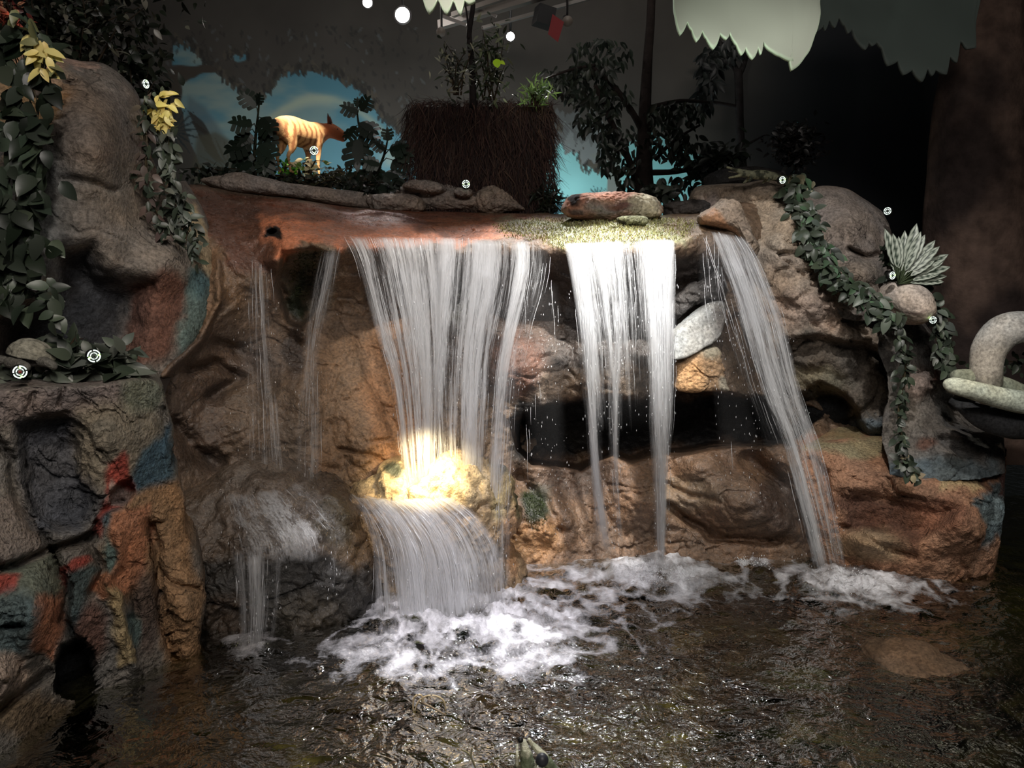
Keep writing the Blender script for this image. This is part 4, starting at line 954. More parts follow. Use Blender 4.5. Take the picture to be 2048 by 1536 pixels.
def fall(label, L, R, dens=0.6, prof=None, top=1.0, nstr=60, ndrop=80, seed=1, layers=2, nv=60, bulge=0.04, vfade=(0.03, 0.06), alpha=1.0, spread=0.012, mat=None, wob=0.008, name='waterfall_stream'):
    """a stream of falling water between a left and a right edge path of (px, py, distance)"""
    rnd = np.random.RandomState(seed)
    L3 = catmull([list(P(*p)) for p in L], nv); R3 = catmull([list(P(*p)) for p in R], nv)
    W = max(np.linalg.norm(L3[0] - R3[0]), np.linalg.norm(L3[nv // 2] - R3[nv // 2]), 0.05)
    H = np.linalg.norm(np.diff((L3 + R3) / 2, axis=0), axis=1).sum()
    nu = max(int(W / 0.02), 6)
    root = empty(name, tuple((L3[0] + R3[0]) / 2), label, 'waterfall', 'streams of the waterfall')
    u = np.linspace(0, 1, nu); v = np.linspace(0, 1, nv)
    vc = np.concatenate([[0], np.cumsum(np.linalg.norm(np.diff((L3 + R3) / 2, axis=0), axis=1))])
    def at(uu, k, off=0):
        q = L3[k] * (1 - uu) + R3[k] * uu
        q = q.copy(); q[1] -= bulge * math.sin(PI * min(max(uu, 0), 1)) + off
        return q
    for ly in range(layers):
        V = np.zeros((nv, nu, 3)); UV = np.zeros((nv, nu, 2)); Cc = np.zeros((nv, nu, 4))
        for k in range(nv):
            for j in range(nu):
                V[k, j] = at(u[j], k, 0.035 * ly)
                UV[k, j] = (u[j] * W + ly * 3.7 + seed, vc[k])
                e = min(u[j], 1 - u[j]) * nu / 3.0
                pr = np.interp(u[j], np.linspace(0, 1, len(prof)), prof) if prof else 1.0
                f = min(v[k] / vfade[0], 1) * min((1 - v[k]) / vfade[1], 1) if vfade[1] > 0 else min(v[k] / vfade[0], 1)
                Cc[k, j] = (dens * pr * (1 + (top - 1) * (1 - v[k])), np.clip(e, 0, 1) * np.clip(f, 0, 1) * alpha * (0.35 + 0.65 * min(pr, 1)), 0, 1)
        pv = V.reshape(-1, 3)
        n = np.stack([fbm(pv * np.array([14, 1, 1.2]), 2, seed + ly * 9 + q) for q in (0, 1)], -1)
        pv = pv + np.stack([n[:, 0] * wob, n[:, 1] * wob * 1.6, 0 * n[:, 0]], -1)
        mesh_obj('water_sheet', pv, grid_faces(nu, nv), mat or FALLW, root, cols=Cc.reshape(-1, 4), uvs=UV.reshape(-1, 2))
    if nstr:
        m = MB()
        for i in range(int(nstr * .55)):
            uu = rnd.rand()
            if prof and rnd.rand() > np.interp(uu, np.linspace(0, 1, len(prof)), prof): continue
            a = int(rnd.rand() ** 1.6 * nv * 0.75); b = min(nv, a + int(nv * rnd.uniform(.06, .28)))
            if b - a < 4: continue
            ph = rnd.rand() * 6; dr = rnd.uniform(-spread, spread)
            pts = [at(uu, k, rnd.uniform(-.01, .05)) * 0 + at(uu, k, 0.05) + np.array([dr * (k - a) / nv * 3 + 0.002 * math.sin(k * .7 + ph), 0, 0]) for k in range(a, b, 2)]
            if len(pts) > 2: m.tube(pts, [0.0006, rnd.uniform(.0008, .0024), rnd.uniform(.0006, .0014), 0.0004], 3)
        if m.n: tag(m.build('water_strands', STRAND, root), kind='stuff')
    if ndrop:
        m = MB()
        for i in range(ndrop):
            k = int(nv * (0.08 + 0.9 * rnd.rand() ** 0.8)) % nv; uu = rnd.uniform(-.06, 1.06)
            c = at(uu, k, rnd.uniform(-.02, .08)) + rnd.normal(0, .012, 3); h = rnd.uniform(.004, .014); w = rnd.uniform(.0012, .0026)
            m.add(np.array([[0, 0, h], [w, 0, 0], [0, w, 0], [-w, 0, 0], [0, -w, 0], [0, 0, -h * .6]]) + c, [[0, 1, 2], [0, 2, 3], [0, 3, 4], [0, 4, 1], [5, 2, 1], [5, 3, 2], [5, 4, 3], [5, 1, 4]])
        tag(m.build('water_drops', STRAND, root), kind='stuff')
    return root
fall('thin veil of water on the far left, falling onto the dark mound', [(488, 500, 4.95), (478, 620, 4.9), (470, 760, 4.85), (455, 960, 4.72)], [(560, 545, 4.9), (575, 650, 4.88), (600, 780, 4.84), (640, 985, 4.6)],
     0.46, [.45, .5, 1, .8, .5, .3], 1.3, 46, 60, 3, vfade=(.08, .12), alpha=.62)
fall('narrow pale trickle running down left of the dark hollow under the orange nose', [(640, 500, 4.95), (612, 620, 4.95), (600, 720, 4.9), (585, 960, 4.72)], [(690, 495, 4.95), (668, 620, 4.95), (650, 720, 4.92), (650, 960, 4.75)],
     0.56, [.4, .9, 1, .6], 1.1, 30, 30, 4, vfade=(.05, .1), alpha=.7)
fall('broad tapering cream coloured fall landing on the yellow lit boulder', [(688, 472, 5.12), (712, 520, 5.02), (752, 660, 4.96), (785, 780, 4.9), (815, 1010, 4.82)], [(880, 476, 5.1), (884, 540, 5.02), (888, 680, 4.96), (880, 800, 4.9), (872, 1015, 4.82)],
     0.70, [.8, .95, .7, 1, .9, .95, 1, .8], 1.0, 150, 90, 5, vfade=(.04, .05), alpha=.86)
fall('streaky middle fall, second from the brightest, ending right of the yellow boulder', [(870, 474, 5.1), (868, 560, 5.02), (866, 760, 4.95), (880, 1010, 4.88)], [(1098, 482, 5.08), (1096, 560, 5.0), (1050, 760, 4.93), (1018, 1175, 4.72)],
     0.60, [.85, 1, .65, .95, 1, .55, .95, .55, .4], 1.4, 170, 160, 6, vfade=(.03, .06), alpha=.85)
fall('right hand thread of the middle fall reaching the foam', [(985, 760, 4.93), (985, 900, 4.88), (975, 1170, 4.7)], [(1045, 720, 4.94), (1028, 900, 4.88), (1020, 1180, 4.7)], 0.46, [.5, .8, 1, .6], 1.0, 30, 60, 16, vfade=(.15, .08), alpha=.7)
fall('brightest white fall under the mossy lip', [(1128, 486, 4.92), (1142, 560, 4.84), (1160, 680, 4.8), (1180, 860, 4.78)], [(1350, 478, 4.92), (1350, 560, 4.86), (1348, 680, 4.83), (1342, 860, 4.8)],
     0.66, [1, .95, .55, .8, .65, .45, .5, 1, 1, .9], 1.7, 260, 160, 7, vfade=(.03, .55), alpha=1.0)
fall('slim left tail of the brightest fall ending at the brown rock', [(1146, 600, 4.83), (1165, 800, 4.8), (1178, 960, 4.78), (1190, 1100, 4.8)], [(1206, 600, 4.83), (1205, 800, 4.8), (1212, 960, 4.78), (1240, 1100, 4.8)], 0.70, [.5, 1, .8, .3], 1.1, 46, 70, 8, vfade=(.1, .2), alpha=.85)
fall('slim middle tail of the brightest fall', [(1206, 600, 4.84), (1212, 800, 4.8), (1218, 960, 4.79), (1226, 1090, 4.8)], [(1262, 600, 4.84), (1242, 800, 4.8), (1240, 960, 4.79), (1250, 1090, 4.8)], 0.58, [.6, 1, .7], 1.1, 36, 70, 9, vfade=(.1, .25), alpha=.75)
fall('thick right tail of the brightest fall splashing into the pool', [(1292, 600, 4.84), (1296, 800, 4.81), (1304, 960, 4.8), (1312, 1140, 4.85)], [(1352, 600, 4.84), (1348, 800, 4.81), (1338, 960, 4.8), (1334, 1140, 4.85)], 0.80, [.7, 1, 1, .6], 1.1, 70, 90, 10, vfade=(.1, .1), alpha=.9)
fall('wide arching fall thrown out to the right over the brown rocks', [(1388, 458, 5.12), (1408, 520, 5.0), (1440, 620, 4.95), (1480, 760, 4.92), (1530, 900, 4.9), (1590, 1130, 4.86)], [(1492, 476, 5.05), (1520, 520, 4.98), (1560, 620, 4.92), (1600, 780, 4.88), (1650, 930, 4.85), (1694, 1150, 4.85)],
     0.66, [.45, .35, .65, 1, .95, .75, .85, .8], 1.25, 150, 150, 11, nv=80, vfade=(.03, .1), alpha=.86)
fall('faint shower of drops between the brightest fall and the arching fall', [(1392, 470, 5.05), (1400, 600, 5.0), (1420, 760, 5.0), (1440, 1000, 5.0)], [(1440, 480, 5.05), (1450, 600, 5.0), (1500, 760, 5.0), (1520, 1000, 5.0)], 0.22, [1, .5, .3, .6], 1.6, 40, 120, 12, vfade=(.02, .3), alpha=.6)
fall('scattered drops falling in front of the dark cave', [(1040, 560, 5.1), (1050, 800, 5.0), (1060, 1060, 5.0)], [(1120, 560, 5.1), (1130, 800, 5.0), (1140, 1060, 5.0)], 0.12, None, 1.4, 26, 130, 13, vfade=(.1, .4), alpha=.4)
fall('white water fanning over the yellow lit boulder into the pool', [(690, 985, 4.86), (716, 1020, 4.64), (744, 1090, 4.52), (752, 1240, 4.42)], [(905, 990, 4.70), (955, 1030, 4.56), (1000, 1100, 4.52), (1016, 1200, 4.56)],
     0.76, [.8, .65, .95, 1, .85, 1, .85, .8, .9], 1.0, 220, 120, 14, nv=50, bulge=0.10, vfade=(.03, .04), alpha=.9, spread=.03)
fall('froth sliding over the top of the dark mound', [(440, 985, 4.45), (450, 1030, 4.30), (470, 1075, 4.19), (476, 1110, 4.17)], [(600, 960, 4.52), (650, 1010, 4.32), (690, 1060, 4.2), (700, 1110, 4.17)],
     0.66, [.6, .9, .8, 1, .7, .8], 1.0, 60, 20, 15, nv=30, bulge=0.1, mat=FOAMW, vfade=(.15, .15), alpha=.75)
fall('thin curtain dripping off the front of the dark mound', [(468, 1095, 4.12), (474, 1150, 4.09), (480, 1210, 4.08), (484, 1290, 4.08)], [(570, 1100, 4.10), (566, 1150, 4.08), (560, 1210, 4.07), (545, 1290, 4.07)], 0.75, [1, .6, 1, .5, .8], 1.0, 60, 40, 17, nv=30, vfade=(.1, .12), alpha=.7)
fall('wisp of water on the right flank of the dark mound', [(650, 1080, 4.16), (652, 1120, 4.14), (660, 1180, 4.12)], [(690, 1080, 4.16), (686, 1120, 4.14), (680, 1180, 4.12)], 0.36, None, 1.0, 16, 20, 18, nv=20, vfade=(.1, .3), alpha=.6)

# --- the pool surface with foam
def pool_material():
    t = NT('pool_water'); p = t.pos()
    at = t.n.new('ShaderNodeAttribute'); at.attribute_name = 'Col'
    sp = t.n.new('ShaderNodeSeparateColor'); t.link(at.outputs['Color'], sp.inputs[0])
    n1 = t.noise(p, 22, 6, 0.68, 0.6); n2 = t.noise(p, 75, 4, 0.65, 0.5)
    st = t.math('ADD', t.math('MULTIPLY', n1, 0.65), t.math('MULTIPLY', n2, 0.35))
    foam = t.math('MULTIPLY', t.math('SUBTRACT', t.math('ADD', st, t.math('MULTIPLY', sp.outputs[0], 1.0)), 0.82), 1.35, True)
    foam = t.math('MULTIPLY', foam, 0.93)
    h = t.math('ADD', t.math('MULTIPLY', t.noise(p, 9, 3, 0.5, 0.6), 0.034), t.math('MULTIPLY', t.noise(p, 34, 2, 0.5, 0.4), 0.006))
    bn = t.n.new('ShaderNodeBump'); bn.inputs['Distance'].default_value = 1.0
    t.link(t.math('MULTIPLY', t.math('ADD', sp.outputs[1], 0.25), 0.9), bn.inputs['Strength']); t.link(h, bn.inputs['Height'])
    fr = t.n.new('ShaderNodeFresnel'); fr.inputs[0].default_value = 1.33; t.link(bn.outputs[0], fr.inputs['Normal'])
    gl = t.n.new('ShaderNodeBsdfGlossy'); gl.inputs['Roughness'].default_value = 0.065; t.link(bn.outputs[0], gl.inputs['Normal'])
    tr = t.n.new('ShaderNodeBsdfTransparent'); tr.inputs[0].default_value = (0.56, 0.58, 0.42, 1)
    m1 = t.n.new('ShaderNodeMixShader'); t.link(t.math('MULTIPLY', fr.outputs[0], 0.75, True), m1.inputs[0]); t.link(tr.outputs[0], m1.inputs[1]); t.link(gl.outputs[0], m1.inputs[2])
    df = t.n.new('ShaderNodeBsdfPrincipled'); df.inputs['Base Color'].default_value = (0.80, 0.79, 0.84, 1); df.inputs['Roughness'].default_value = 0.5; t.link(bn.outputs[0], df.inputs['Normal'])
    m2 = t.n.new('ShaderNodeMixShader'); t.link(foam, m2.inputs[0]); t.link(m1.outputs[0], m2.inputs[1]); t.link(df.outputs[0], m2.inputs[2])
    t.link(m2.outputs[0], t.out.inputs[0]); return t.m
POOL = pool_material()
SPL = [(960, 1235, 220, 60, 1.0), (1310, 1150, 140, 44, 1.0), (1700, 1172, 140, 34, 1.0), (1230, 1150, 120, 36, .8), (960, 1205, 170, 54, 1.0), (860, 1250, 130, 60, 1.0), (930, 1290, 270, 80, .68), (780, 1250, 70, 60, .45), (1060, 1190, 90, 40, .7), (1320, 1150, 80, 36, 1.0), (1250, 1130, 110, 26, .6), (1230, 1180, 110, 34, .5), (1400, 1150, 60, 26, .35),
       (1505, 1130, 44, 26, .75), (1640, 1145, 70, 24, .7), (1700, 1172, 70, 22, .95), (1745, 1200, 70, 20, .7), (1770, 1170, 80, 26, .3), (1830, 1225, 60, 14, .35), (500, 1290, 50, 26, .7), (610, 1270, 90, 16, .25), (1180, 1390, 70, 20, .25), (1090, 1340, 80, 26, .3), (1010, 1310, 80, 40, .4),
       (700, 1290, 90, 50, .34), (1520, 1080, 90, 12, .6), (1100, 1250, 90, 60, .5), (1180, 1180, 90, 40, .5), (1580, 1150, 90, 20, .5), (1440, 1140, 60, 30, .4), (1140, 1350, 60, 24, .4), (1240, 1420, 60, 18, .3)]
def build_pool():
    gx = np.concatenate([np.linspace(-500, -60, 10)[:-1], np.arange(-60, 2110, 3.0), np.linspace(2110, 2700, 12)])
    gy = np.concatenate([np.linspace(920, 1040, 14)[:-1], np.arange(1040, 1610, 3.0), np.linspace(1610, 2300, 8)])
    X, Y = np.meshgrid(gx, gy); X = X.ravel(); Y = Y.ravel()
    V = GZ(X, Y).T if False else np.stack(list(GZ(X, Y)), -1) if False else None
    x = (X - 1024) / FPX; y = -(Y - 768) / FPX
    dy = CT + y * ST; dz = -ST + y * CT; k = -CAMZ / dz
    V = np.stack([x * k, dy * k, 0 * k], -1)
    F = np.zeros(len(X)); E = np.zeros(len(X))
    for cx, cy, rx, ry, a in SPL:
        d2 = ((X - cx) / rx) ** 2 + ((Y - cy) / ry) ** 2
        F = np.maximum(F, a * np.exp(-d2 * 0.8)); E = np.maximum(E, a * np.exp(-d2 * 0.12))
    lace = 1 - np.clip(np.abs(fbm(V * 5.5 + 0.4 * np.stack([fbm(V * 3, 2, 5)] * 3, -1), 3, 33)) * 2.4, 0, 1)
    Fm = np.clip(F * (0.75 + 0.5 * fbm(V * 7, 3, 44)) + 0.55 * lace * np.clip(E, 0, 1) * (E > .05) * sstep(E, 0.1, 0.8), 0, 1)
    Z = 0.006 * fbm(V * np.array([7, 11, 1]), 4, 60) * (0.35 + 2.6 * E) + 0.04 * F * (0.5 + np.abs(fbm(V * 9, 3, 70))) + 0.022 * np.clip(F - .3, 0, 1) * np.abs(fbm(V * 26, 3, 71)) * 2
    V[:, 2] = Z; V[:, 0] = np.clip(V[:, 0], -7.25, 7.35)
    calm = 0.20 + 0.14 * sstep(X, 450, 900) + 0.7 * E + 0.45 * sstep(Y, 1330, 1420) * np.exp(-((X - 1100) / 500) ** 2)
    o = mesh_obj('pool_water', V, grid_faces(len(gx), len(gy)), POOL, None, cols=np.stack([Fm, calm, 0 * Fm, 0 * Fm + 1], -1))
    tag(o, 'brown clear pool water with white foam under the falls', 'water', kind='stuff')
build_pool()
# spray thrown up where the streams land
def spray(label, cx, cy, Yd, w, h, n, seed):
    rnd = np.random.RandomState(seed); m = MB(); c0 = P(cx, cy, Yd)
    for i in range(n):
        a = rnd.uniform(-1, 1); hh = abs(rnd.normal(0, .5)) * h * (1 - .6 * abs(a))
        c = c0 + np.array([a * w * rnd.rand() ** .3, rnd.normal(0, w * .35), hh]); r = rnd.uniform(.0015, .0055)
        m.add(np.array([[0, 0, r * 1.5], [r, 0, 0], [0, r, 0], [-r, 0, 0], [0, -r, 0], [0, 0, -r]]) + c, [[0, 1, 2], [0, 2, 3], [0, 3, 4], [0, 4, 1], [5, 2, 1], [5, 3, 2], [5, 4, 3], [5, 1, 4]])
    tag(m.build('spray', STRAND), label, 'spray', kind='stuff')
spray('spray where the fan of white water meets the pool', 930, 1210, 4.6, 0.42, 0.10, 700, 1)
spray('spray at the foot of the thick right tail', 1320, 1150, 4.95, 0.24, 0.10, 380, 2)
spray('spray at the foot of the arching fall on the right', 1690, 1170, 4.9, 0.30, 0.09, 420, 3)
spray('spray between the two right hand splashes', 1505, 1128, 5.1, 0.12, 0.07, 120, 5)
spray('spray at the foot of the dripping mound on the left', 505, 1290, 4.1, 0.10, 0.05, 110, 4)

# --- moss tufts growing on the lip (placed on the rock's own surface)
from mathutils.bvhtree import BVHTree
def surface_of(ob):
    me = ob.data; M = ob.matrix_world.copy(); M.translation = ob.location
    vs_ = [M @ v.co for v in me.vertices]
    return BVHTree.FromPolygons(vs_, [p.vertices[:] for p in me.polygons])
def moss(label, host, region, n, cols, size, seed):
    rnd = random.Random(seed); bv = surface_of(host); m = MB(); cam0 = Vector((0, 0, CAMZ))
    rg = np.array(region, float); x0, y0 = rg.min(0); x1, y1 = rg.max(0); k = 0; tries = 0
    while k < n and tries < n * 6:
        tries += 1
        x, y = rnd.uniform(x0, x1), rnd.uniform(y0, y1)
        if polysd(np.array([x]), np.array([y]), region)[0] < rnd.uniform(-6, 6): continue
        q = Vector(P(x, y, 5.0)); hit = bv.ray_cast(cam0, (q - cam0).normalized())
        if hit[0] is None: continue
        b = np.array(hit[0]); nn = np.array(hit[1]); nn = nn if nn[1] < .2 else -nn
        d = nn * .7 + np.array([rnd.gauss(0, .5), rnd.gauss(0, .3), rnd.uniform(0, .8)]); d /= np.linalg.norm(d); L = size * rnd.uniform(.5, 1.4)
        m.blade([b - d * .003, b + d * L * .5, b + d * L + np.array([rnd.gauss(0, .3), -.3, -.3]) * L * .5], rnd.uniform(.0012, .0028), jit0(rnd, rnd.choice(cols))); k += 1
    tag(m.build('moss', PLAIN), label, 'moss', kind='stuff')
def jit0(rnd, c, a=.3): kk = 1 + rnd.uniform(-a, a); return tuple(min(1, v * kk) for v in c)
FACE = bpy.data.objects['waterfall_rock_face']
moss('yellow green moss matting the lip above the brightest fall', FACE, [(985, 452), (1080, 436), (1130, 436), (1340, 436), (1392, 446), (1368, 478), (1330, 488), (1180, 494), (1120, 498), (1080, 480), (1010, 470)], 5200, [C8(170, 170, 110), C8(130, 134, 74), C8(96, 96, 56), C8(200, 198, 160), C8(110, 88, 56)], 0.017, 3)
moss('dark algae under the orange nose of rock', FACE, [(600, 500), (660, 500), (655, 560), (600, 600), (575, 560)], 500, [C8(70, 74, 40), C8(40, 44, 26)], 0.02, 4)
moss('dark green moss patch on the brown rock right of the yellow boulder', FACE, [(1045, 985), (1085, 985), (1095, 1040), (1070, 1060), (1045, 1030)], 500, [C8(60, 70, 34), C8(40, 50, 24)], 0.016, 5)
# ================================================================== PLANTS
R_ = random.Random(11)
def jit(c, a=0.25): k = 1 + R_.uniform(-a, a); return tuple(min(1, v * k * (1 + R_.uniform(-.06, .06))) for v in c)
GL = C8(96, 104, 94); GD = C8(48, 56, 46); GM = C8(68, 78, 64); YL_LIT = C8(226, 210, 130); BK = C8(26, 34, 24)  # the yellow is a leaf with light put into its colour
def vine(label, path, n, size, cols, width=26, seed=1, name='vine', hang=0.6, wl=0.62, yellow=None, stemw=0.003):
    """path = (px, py, distance); leaves turned every way along hanging stems"""
    rnd = random.Random(seed)
    root = empty(name, tuple(P(*path[0])), label, 'vine', None)
    pts = catmull(path, 80)
    st = MB(); lv = MB()
    for s in range(3):
        q = [P(p[0] + (s - 1) * width * .25 * math.sin(i * .15 + s * 2), p[1], p[2] - 0.01 * s) for i, p in enumerate(pts)]
        st.tube(q[::2], stemw, 5, C8(58, 52, 38))
    for i in range(n):
        t = rnd.random(); p = pts[int(t * 79)]
        x = p[0] + rnd.gauss(0, width * .45); y = p[1] + rnd.gauss(0, 8)
        b = P(x, y, p[2] - rnd.uniform(0.0, 0.07))
        d = np.array([rnd.uniform(-1, 1), rnd.uniform(-.7, .2), rnd.uniform(-1.1, .5) - hang * .5])
        nr = np.array([rnd.uniform(-.6, .6), -1.0, rnd.uniform(.0, 1.1)])
        c = jit(rnd.choice(cols), .3)
        if yellow and any((x - yx) ** 2 + (y - yy) ** 2 < yr * yr for yx, yy, yr in yellow): c = jit(YL_LIT, .08)  # leaves inside these circles get the painted light
        L = size * rnd.uniform(.7, 1.25)
        lv.leaf(b, d, nr, L, L * wl, c, rnd.uniform(.1, .45), rnd.uniform(.1, .5), .8)
    st.build('stem', BARK, root); tag(lv.build('leaves', LEAF, root), kind=None)
    return root
vine('big leaved grey green vine draped down the far left edge', [(20, 60, 3.95), (50, 120, 3.9), (60, 220, 3.8), (40, 320, 3.75), (30, 420, 3.75), (20, 520, 3.75), (10, 610, 3.72)], 230, 0.105, [GD, GD, GM, BK], 72, 1, wl=.7)
vine('short vine sprig with some leaves coloured as lit pale yellow, at the top left corner', [(40, 30, 3.9), (62, 60, 3.85), (78, 100, 3.82), (86, 145, 3.8)], 36, 0.075, [GM, C8(120, 120, 84)], 20, 2, yellow=[(82, 64, 20), (82, 110, 14), (92, 142, 12)], wl=.5)
vine('vine with topmost leaves coloured as lit yellow, hanging beside the brown slope', [(318, 190, 4.6), (330, 260, 4.6), (335, 330, 4.6), (352, 400, 4.68), (372, 460, 4.72), (385, 520, 4.75)], 250, 0.066, [GL, GM, GD, GL], 26, 3, yellow=[(330, 222, 36)], wl=.5)
vine('second strand of the vine hanging closer to the cliff boulder', [(292, 200, 4.55), (288, 300, 4.5), (300, 380, 4.5), (318, 440, 4.5), (345, 480, 4.6)], 90, 0.062, [GM, C8(92, 80, 74), GD], 16, 4, wl=.5)
vine('ivy strand trailing down the low left wall to the planting', [(90, 560, 3.7), (100, 600, 3.65), (108, 640, 3.6)], 18, 0.08, [GM, GD], 18, 5, wl=.6)
vine('long vine crossing the right boulders down to the pink boulder', [(1590, 372, 5.75), (1606, 420, 5.6), (1624, 470, 5.45), (1650, 520, 5.35), (1690, 565, 5.25), (1740, 600, 5.12), (1790, 640, 5.08)], 360, 0.082, [GL, GM, GM, GD, C8(84, 110, 84)], 26, 6, wl=.6)
vine('vine tendril dropping from the pink boulder to the orange ledge', [(1790, 640, 5.08), (1808, 700, 5.05), (1806, 760, 5.05), (1800, 830, 4.95), (1806, 900, 4.85), (1822, 940, 4.8)], 130, 0.062, [GM, GD, BK], 13, 7, wl=.55, stemw=.007)
vine('vine on the right side of the pink boulder running down to the coiled form', [(1790, 560, 5.3), (1840, 560, 5.2), (1862, 600, 5.15), (1880, 660, 5.15), (1890, 720, 5.15), (1905, 750, 5.1)], 150, 0.075, [GM, GL, GD], 20, 8, wl=.6)
vine('sprig of ivy at the top of the long right vine', [(1580, 352, 5.8), (1610, 362, 5.75), (1622, 380, 5.7)], 26, 0.07, [GM, C8(120, 116, 92)], 16, 9)
vine('clump of small pale leaves at the foot of the dripping vine', [(1806, 925, 4.8), (1820, 940, 4.78), (1838, 950, 4.76)], 22, 0.05, [C8(170, 160, 130), GM], 12, 10, wl=.8)
vine('low ivy beside the coiled pale form at the right edge', [(1925, 745, 4.95), (1960, 730, 4.9), (2010, 722, 4.85), (2060, 730, 4.85)], 60, 0.05, [BK, GD, GM], 16, 12)

def bush(label, cx, cy, Y, rx, ry, n, size, cols, seed=1, name='shrub', cat='shrub', wl=.5, depth=.25, up=.2, trunk=None, stems=7, hang=.3, branches=None, foliage_name='foliage', lw=1):
    rnd = random.Random(seed)
    b0 = P(cx, cy + ry, Y); root = empty(name, tuple(b0), label, cat)
    st = MB(); lv = MB(); m_ = M_AT(Y)
    for k in range(stems):
        a = P(cx + rnd.uniform(-.3, .3) * rx, cy + ry, Y + rnd.uniform(-.5, .5) * depth); b = P(cx + rnd.uniform(-.9, .9) * rx, cy - rnd.uniform(-.2, .9) * ry, Y + rnd.uniform(-1, 1) * depth)
        mid = (a + b) / 2 + np.array([rnd.uniform(-.05, .05), 0, .05])
        st.tube([a, mid, b], [0.008 * lw, .005 * lw, .002 * lw], 6, C8(50, 42, 32))
        for _ in range(n // max(stems, 1)):
            t = rnd.random() ** .6; q = a * (1 - t) + b * t + np.array([rnd.gauss(0, rx * .28), 0, rnd.gauss(0, ry * .22)]) * m_
            q[1] += rnd.gauss(0, depth * .4)
            d = np.array([rnd.uniform(-1, 1), rnd.uniform(-.8, .5), rnd.uniform(-1, 1) * .8 + up - hang]); nr = np.array([rnd.uniform(-.7, .7), -rnd.uniform(.2, 1), rnd.uniform(0, 1)])
            L = size * rnd.uniform(.6, 1.3); lv.leaf(q, d, nr, L, L * wl, jit(rnd.choice(cols), .3), rnd.uniform(.1, .4), .2)
    st.build('stem', BARK, root); lv.build(foliage_name, LEAF, root)
    return root
bush('dense dark foliage with a few lit leaves filling the top left corner', 130, 30, 5.3, 200, 110, 1500, 0.07, [BK, C8(20, 24, 16), C8(30, 36, 26), C8(24, 28, 20), C8(100, 100, 88)], 21, depth=.3, stems=26)  # pale grey stands for leaves in light, near-blacks for leaves in shade
bush('dark leafy shrub on the shoulder of the cliff boulder', 280, 175, 5.6, 62, 110, 500, 0.075, [BK, C8(28, 34, 24)], 22, depth=.2, stems=14)
bush('small reddish leaved plant in the very top left corner', 18, 14, 4.3, 34, 30, 90, 0.05, [C8(170, 84, 70), C8(180, 130, 100), C8(90, 40, 36)], 23, depth=.08)
for (cx, cy, rx, ry, n, sz, cl, lb, sd_) in [(60, 752, 66, 12, 34, .085, [GM, GL], 'broad leaved groundcover at the left end of the ledge, by the left ring target', 31), (150, 735, 50, 24, 50, .14, [GL, C8(126, 132, 120)], 'pale broad leaves in the middle of the ledge between the two ring targets', 32),
                                            (226, 738, 46, 24, 46, .13, [C8(130, 136, 124), GM], 'ribbed broad leaves on the ledge right of the ring target', 33), (130, 700, 60, 30, 50, .10, [GM, GD], 'darker leaves behind the ledge, right of the turtle', 34), (225, 700, 30, 20, 26, .08, [GL, GD], 'curled small leaves at the right end of the ledge planting', 35)]:
    bush(lb, cx, cy, 3.62 + (cx / 1000), rx, ry, n, sz, cl, sd_, name='groundcover_plant', cat='plant', depth=.09, stems=6, wl=.5, up=.35)
bush('lit green sprig at the feet of the striped animal', 572, 338, 6.9, 22, 14, 44, 0.07, [C8(120, 190, 50), C8(70, 130, 40)], 41, name='groundcover_plant', cat='plant', depth=.05)  # bright greens carry the spotlight in the leaf colour
bush('cream lit leaves under the belly of the striped animal', 618, 332, 6.85, 34, 14, 60, 0.075, [C8(236, 222, 180), C8(214, 198, 150), C8(90, 120, 50)], 42, name='groundcover_plant', cat='plant', depth=.05)  # cream tones are light painted into the leaves
bush('low dark groundcover running along the rim below the animal', 600, 362, 6.75, 190, 16, 700, 0.06, [BK, C8(24, 28, 20), C8(46, 52, 36)], 43, name='groundcover_plant', cat='plant', depth=.12, stems=30)
bush('low dark groundcover left of the monstera, by the brown slope', 430, 345, 6.5, 70, 14, 200, 0.06, [BK, C8(30, 34, 26)], 44, name='groundcover_plant', cat='plant', depth=.12, stems=12)
bush('tangle of twigs and moss right of the animal', 670, 352, 6.8, 34, 22, 240, 0.04, [C8(84, 80, 56), C8(44, 44, 30)], 45, name='moss_clump', cat='plant', depth=.08, stems=10)

def monstera_leaf(m, b, d, nr, L, col):
    """broad leaf cut into fingers on both sides of the midrib"""
    d = d / np.linalg.norm(d); nr = nr - d * nr.dot(d); nr /= np.linalg.norm(nr); s = np.cross(d, nr)
    K = 4
    for sg in (-1, 1):
        for k in range(K):
            t0, t1 = k / K * .82, (k + .88) / K * .82; w = L * .48 * math.sin(PI * min(1, (k + 1.2) / (K + 1.6))) ** .7
            sw = L * .10
            A = b + d * L * t0; B = b + d * L * t1; C1 = A + s * sg * w + d * sw - nr * L * .10; D1 = B + s * sg * w * .92 + d * sw - nr * L * .12
            Mi = (A + C1) / 2 + nr * L * .03; Mj = (B + D1) / 2 + nr * L * .03; T = (C1 + D1) / 2 + s * sg * w * .1
            m.add([A, B, Mj, Mi, C1, D1, T], [[0, 1, 2, 3], [3, 2, 5, 4], [4, 5, 6]], col)
        m.add([b, b + d * L * .85, b + d * L * .5 + s * sg * L * .18, b + d * L * .12 + s * sg * L * .14], [[0, 1, 2, 3]], col)
    m.leaf(b + d * L * .7, d, nr, L * .34, L * .2, col, .2, .1)
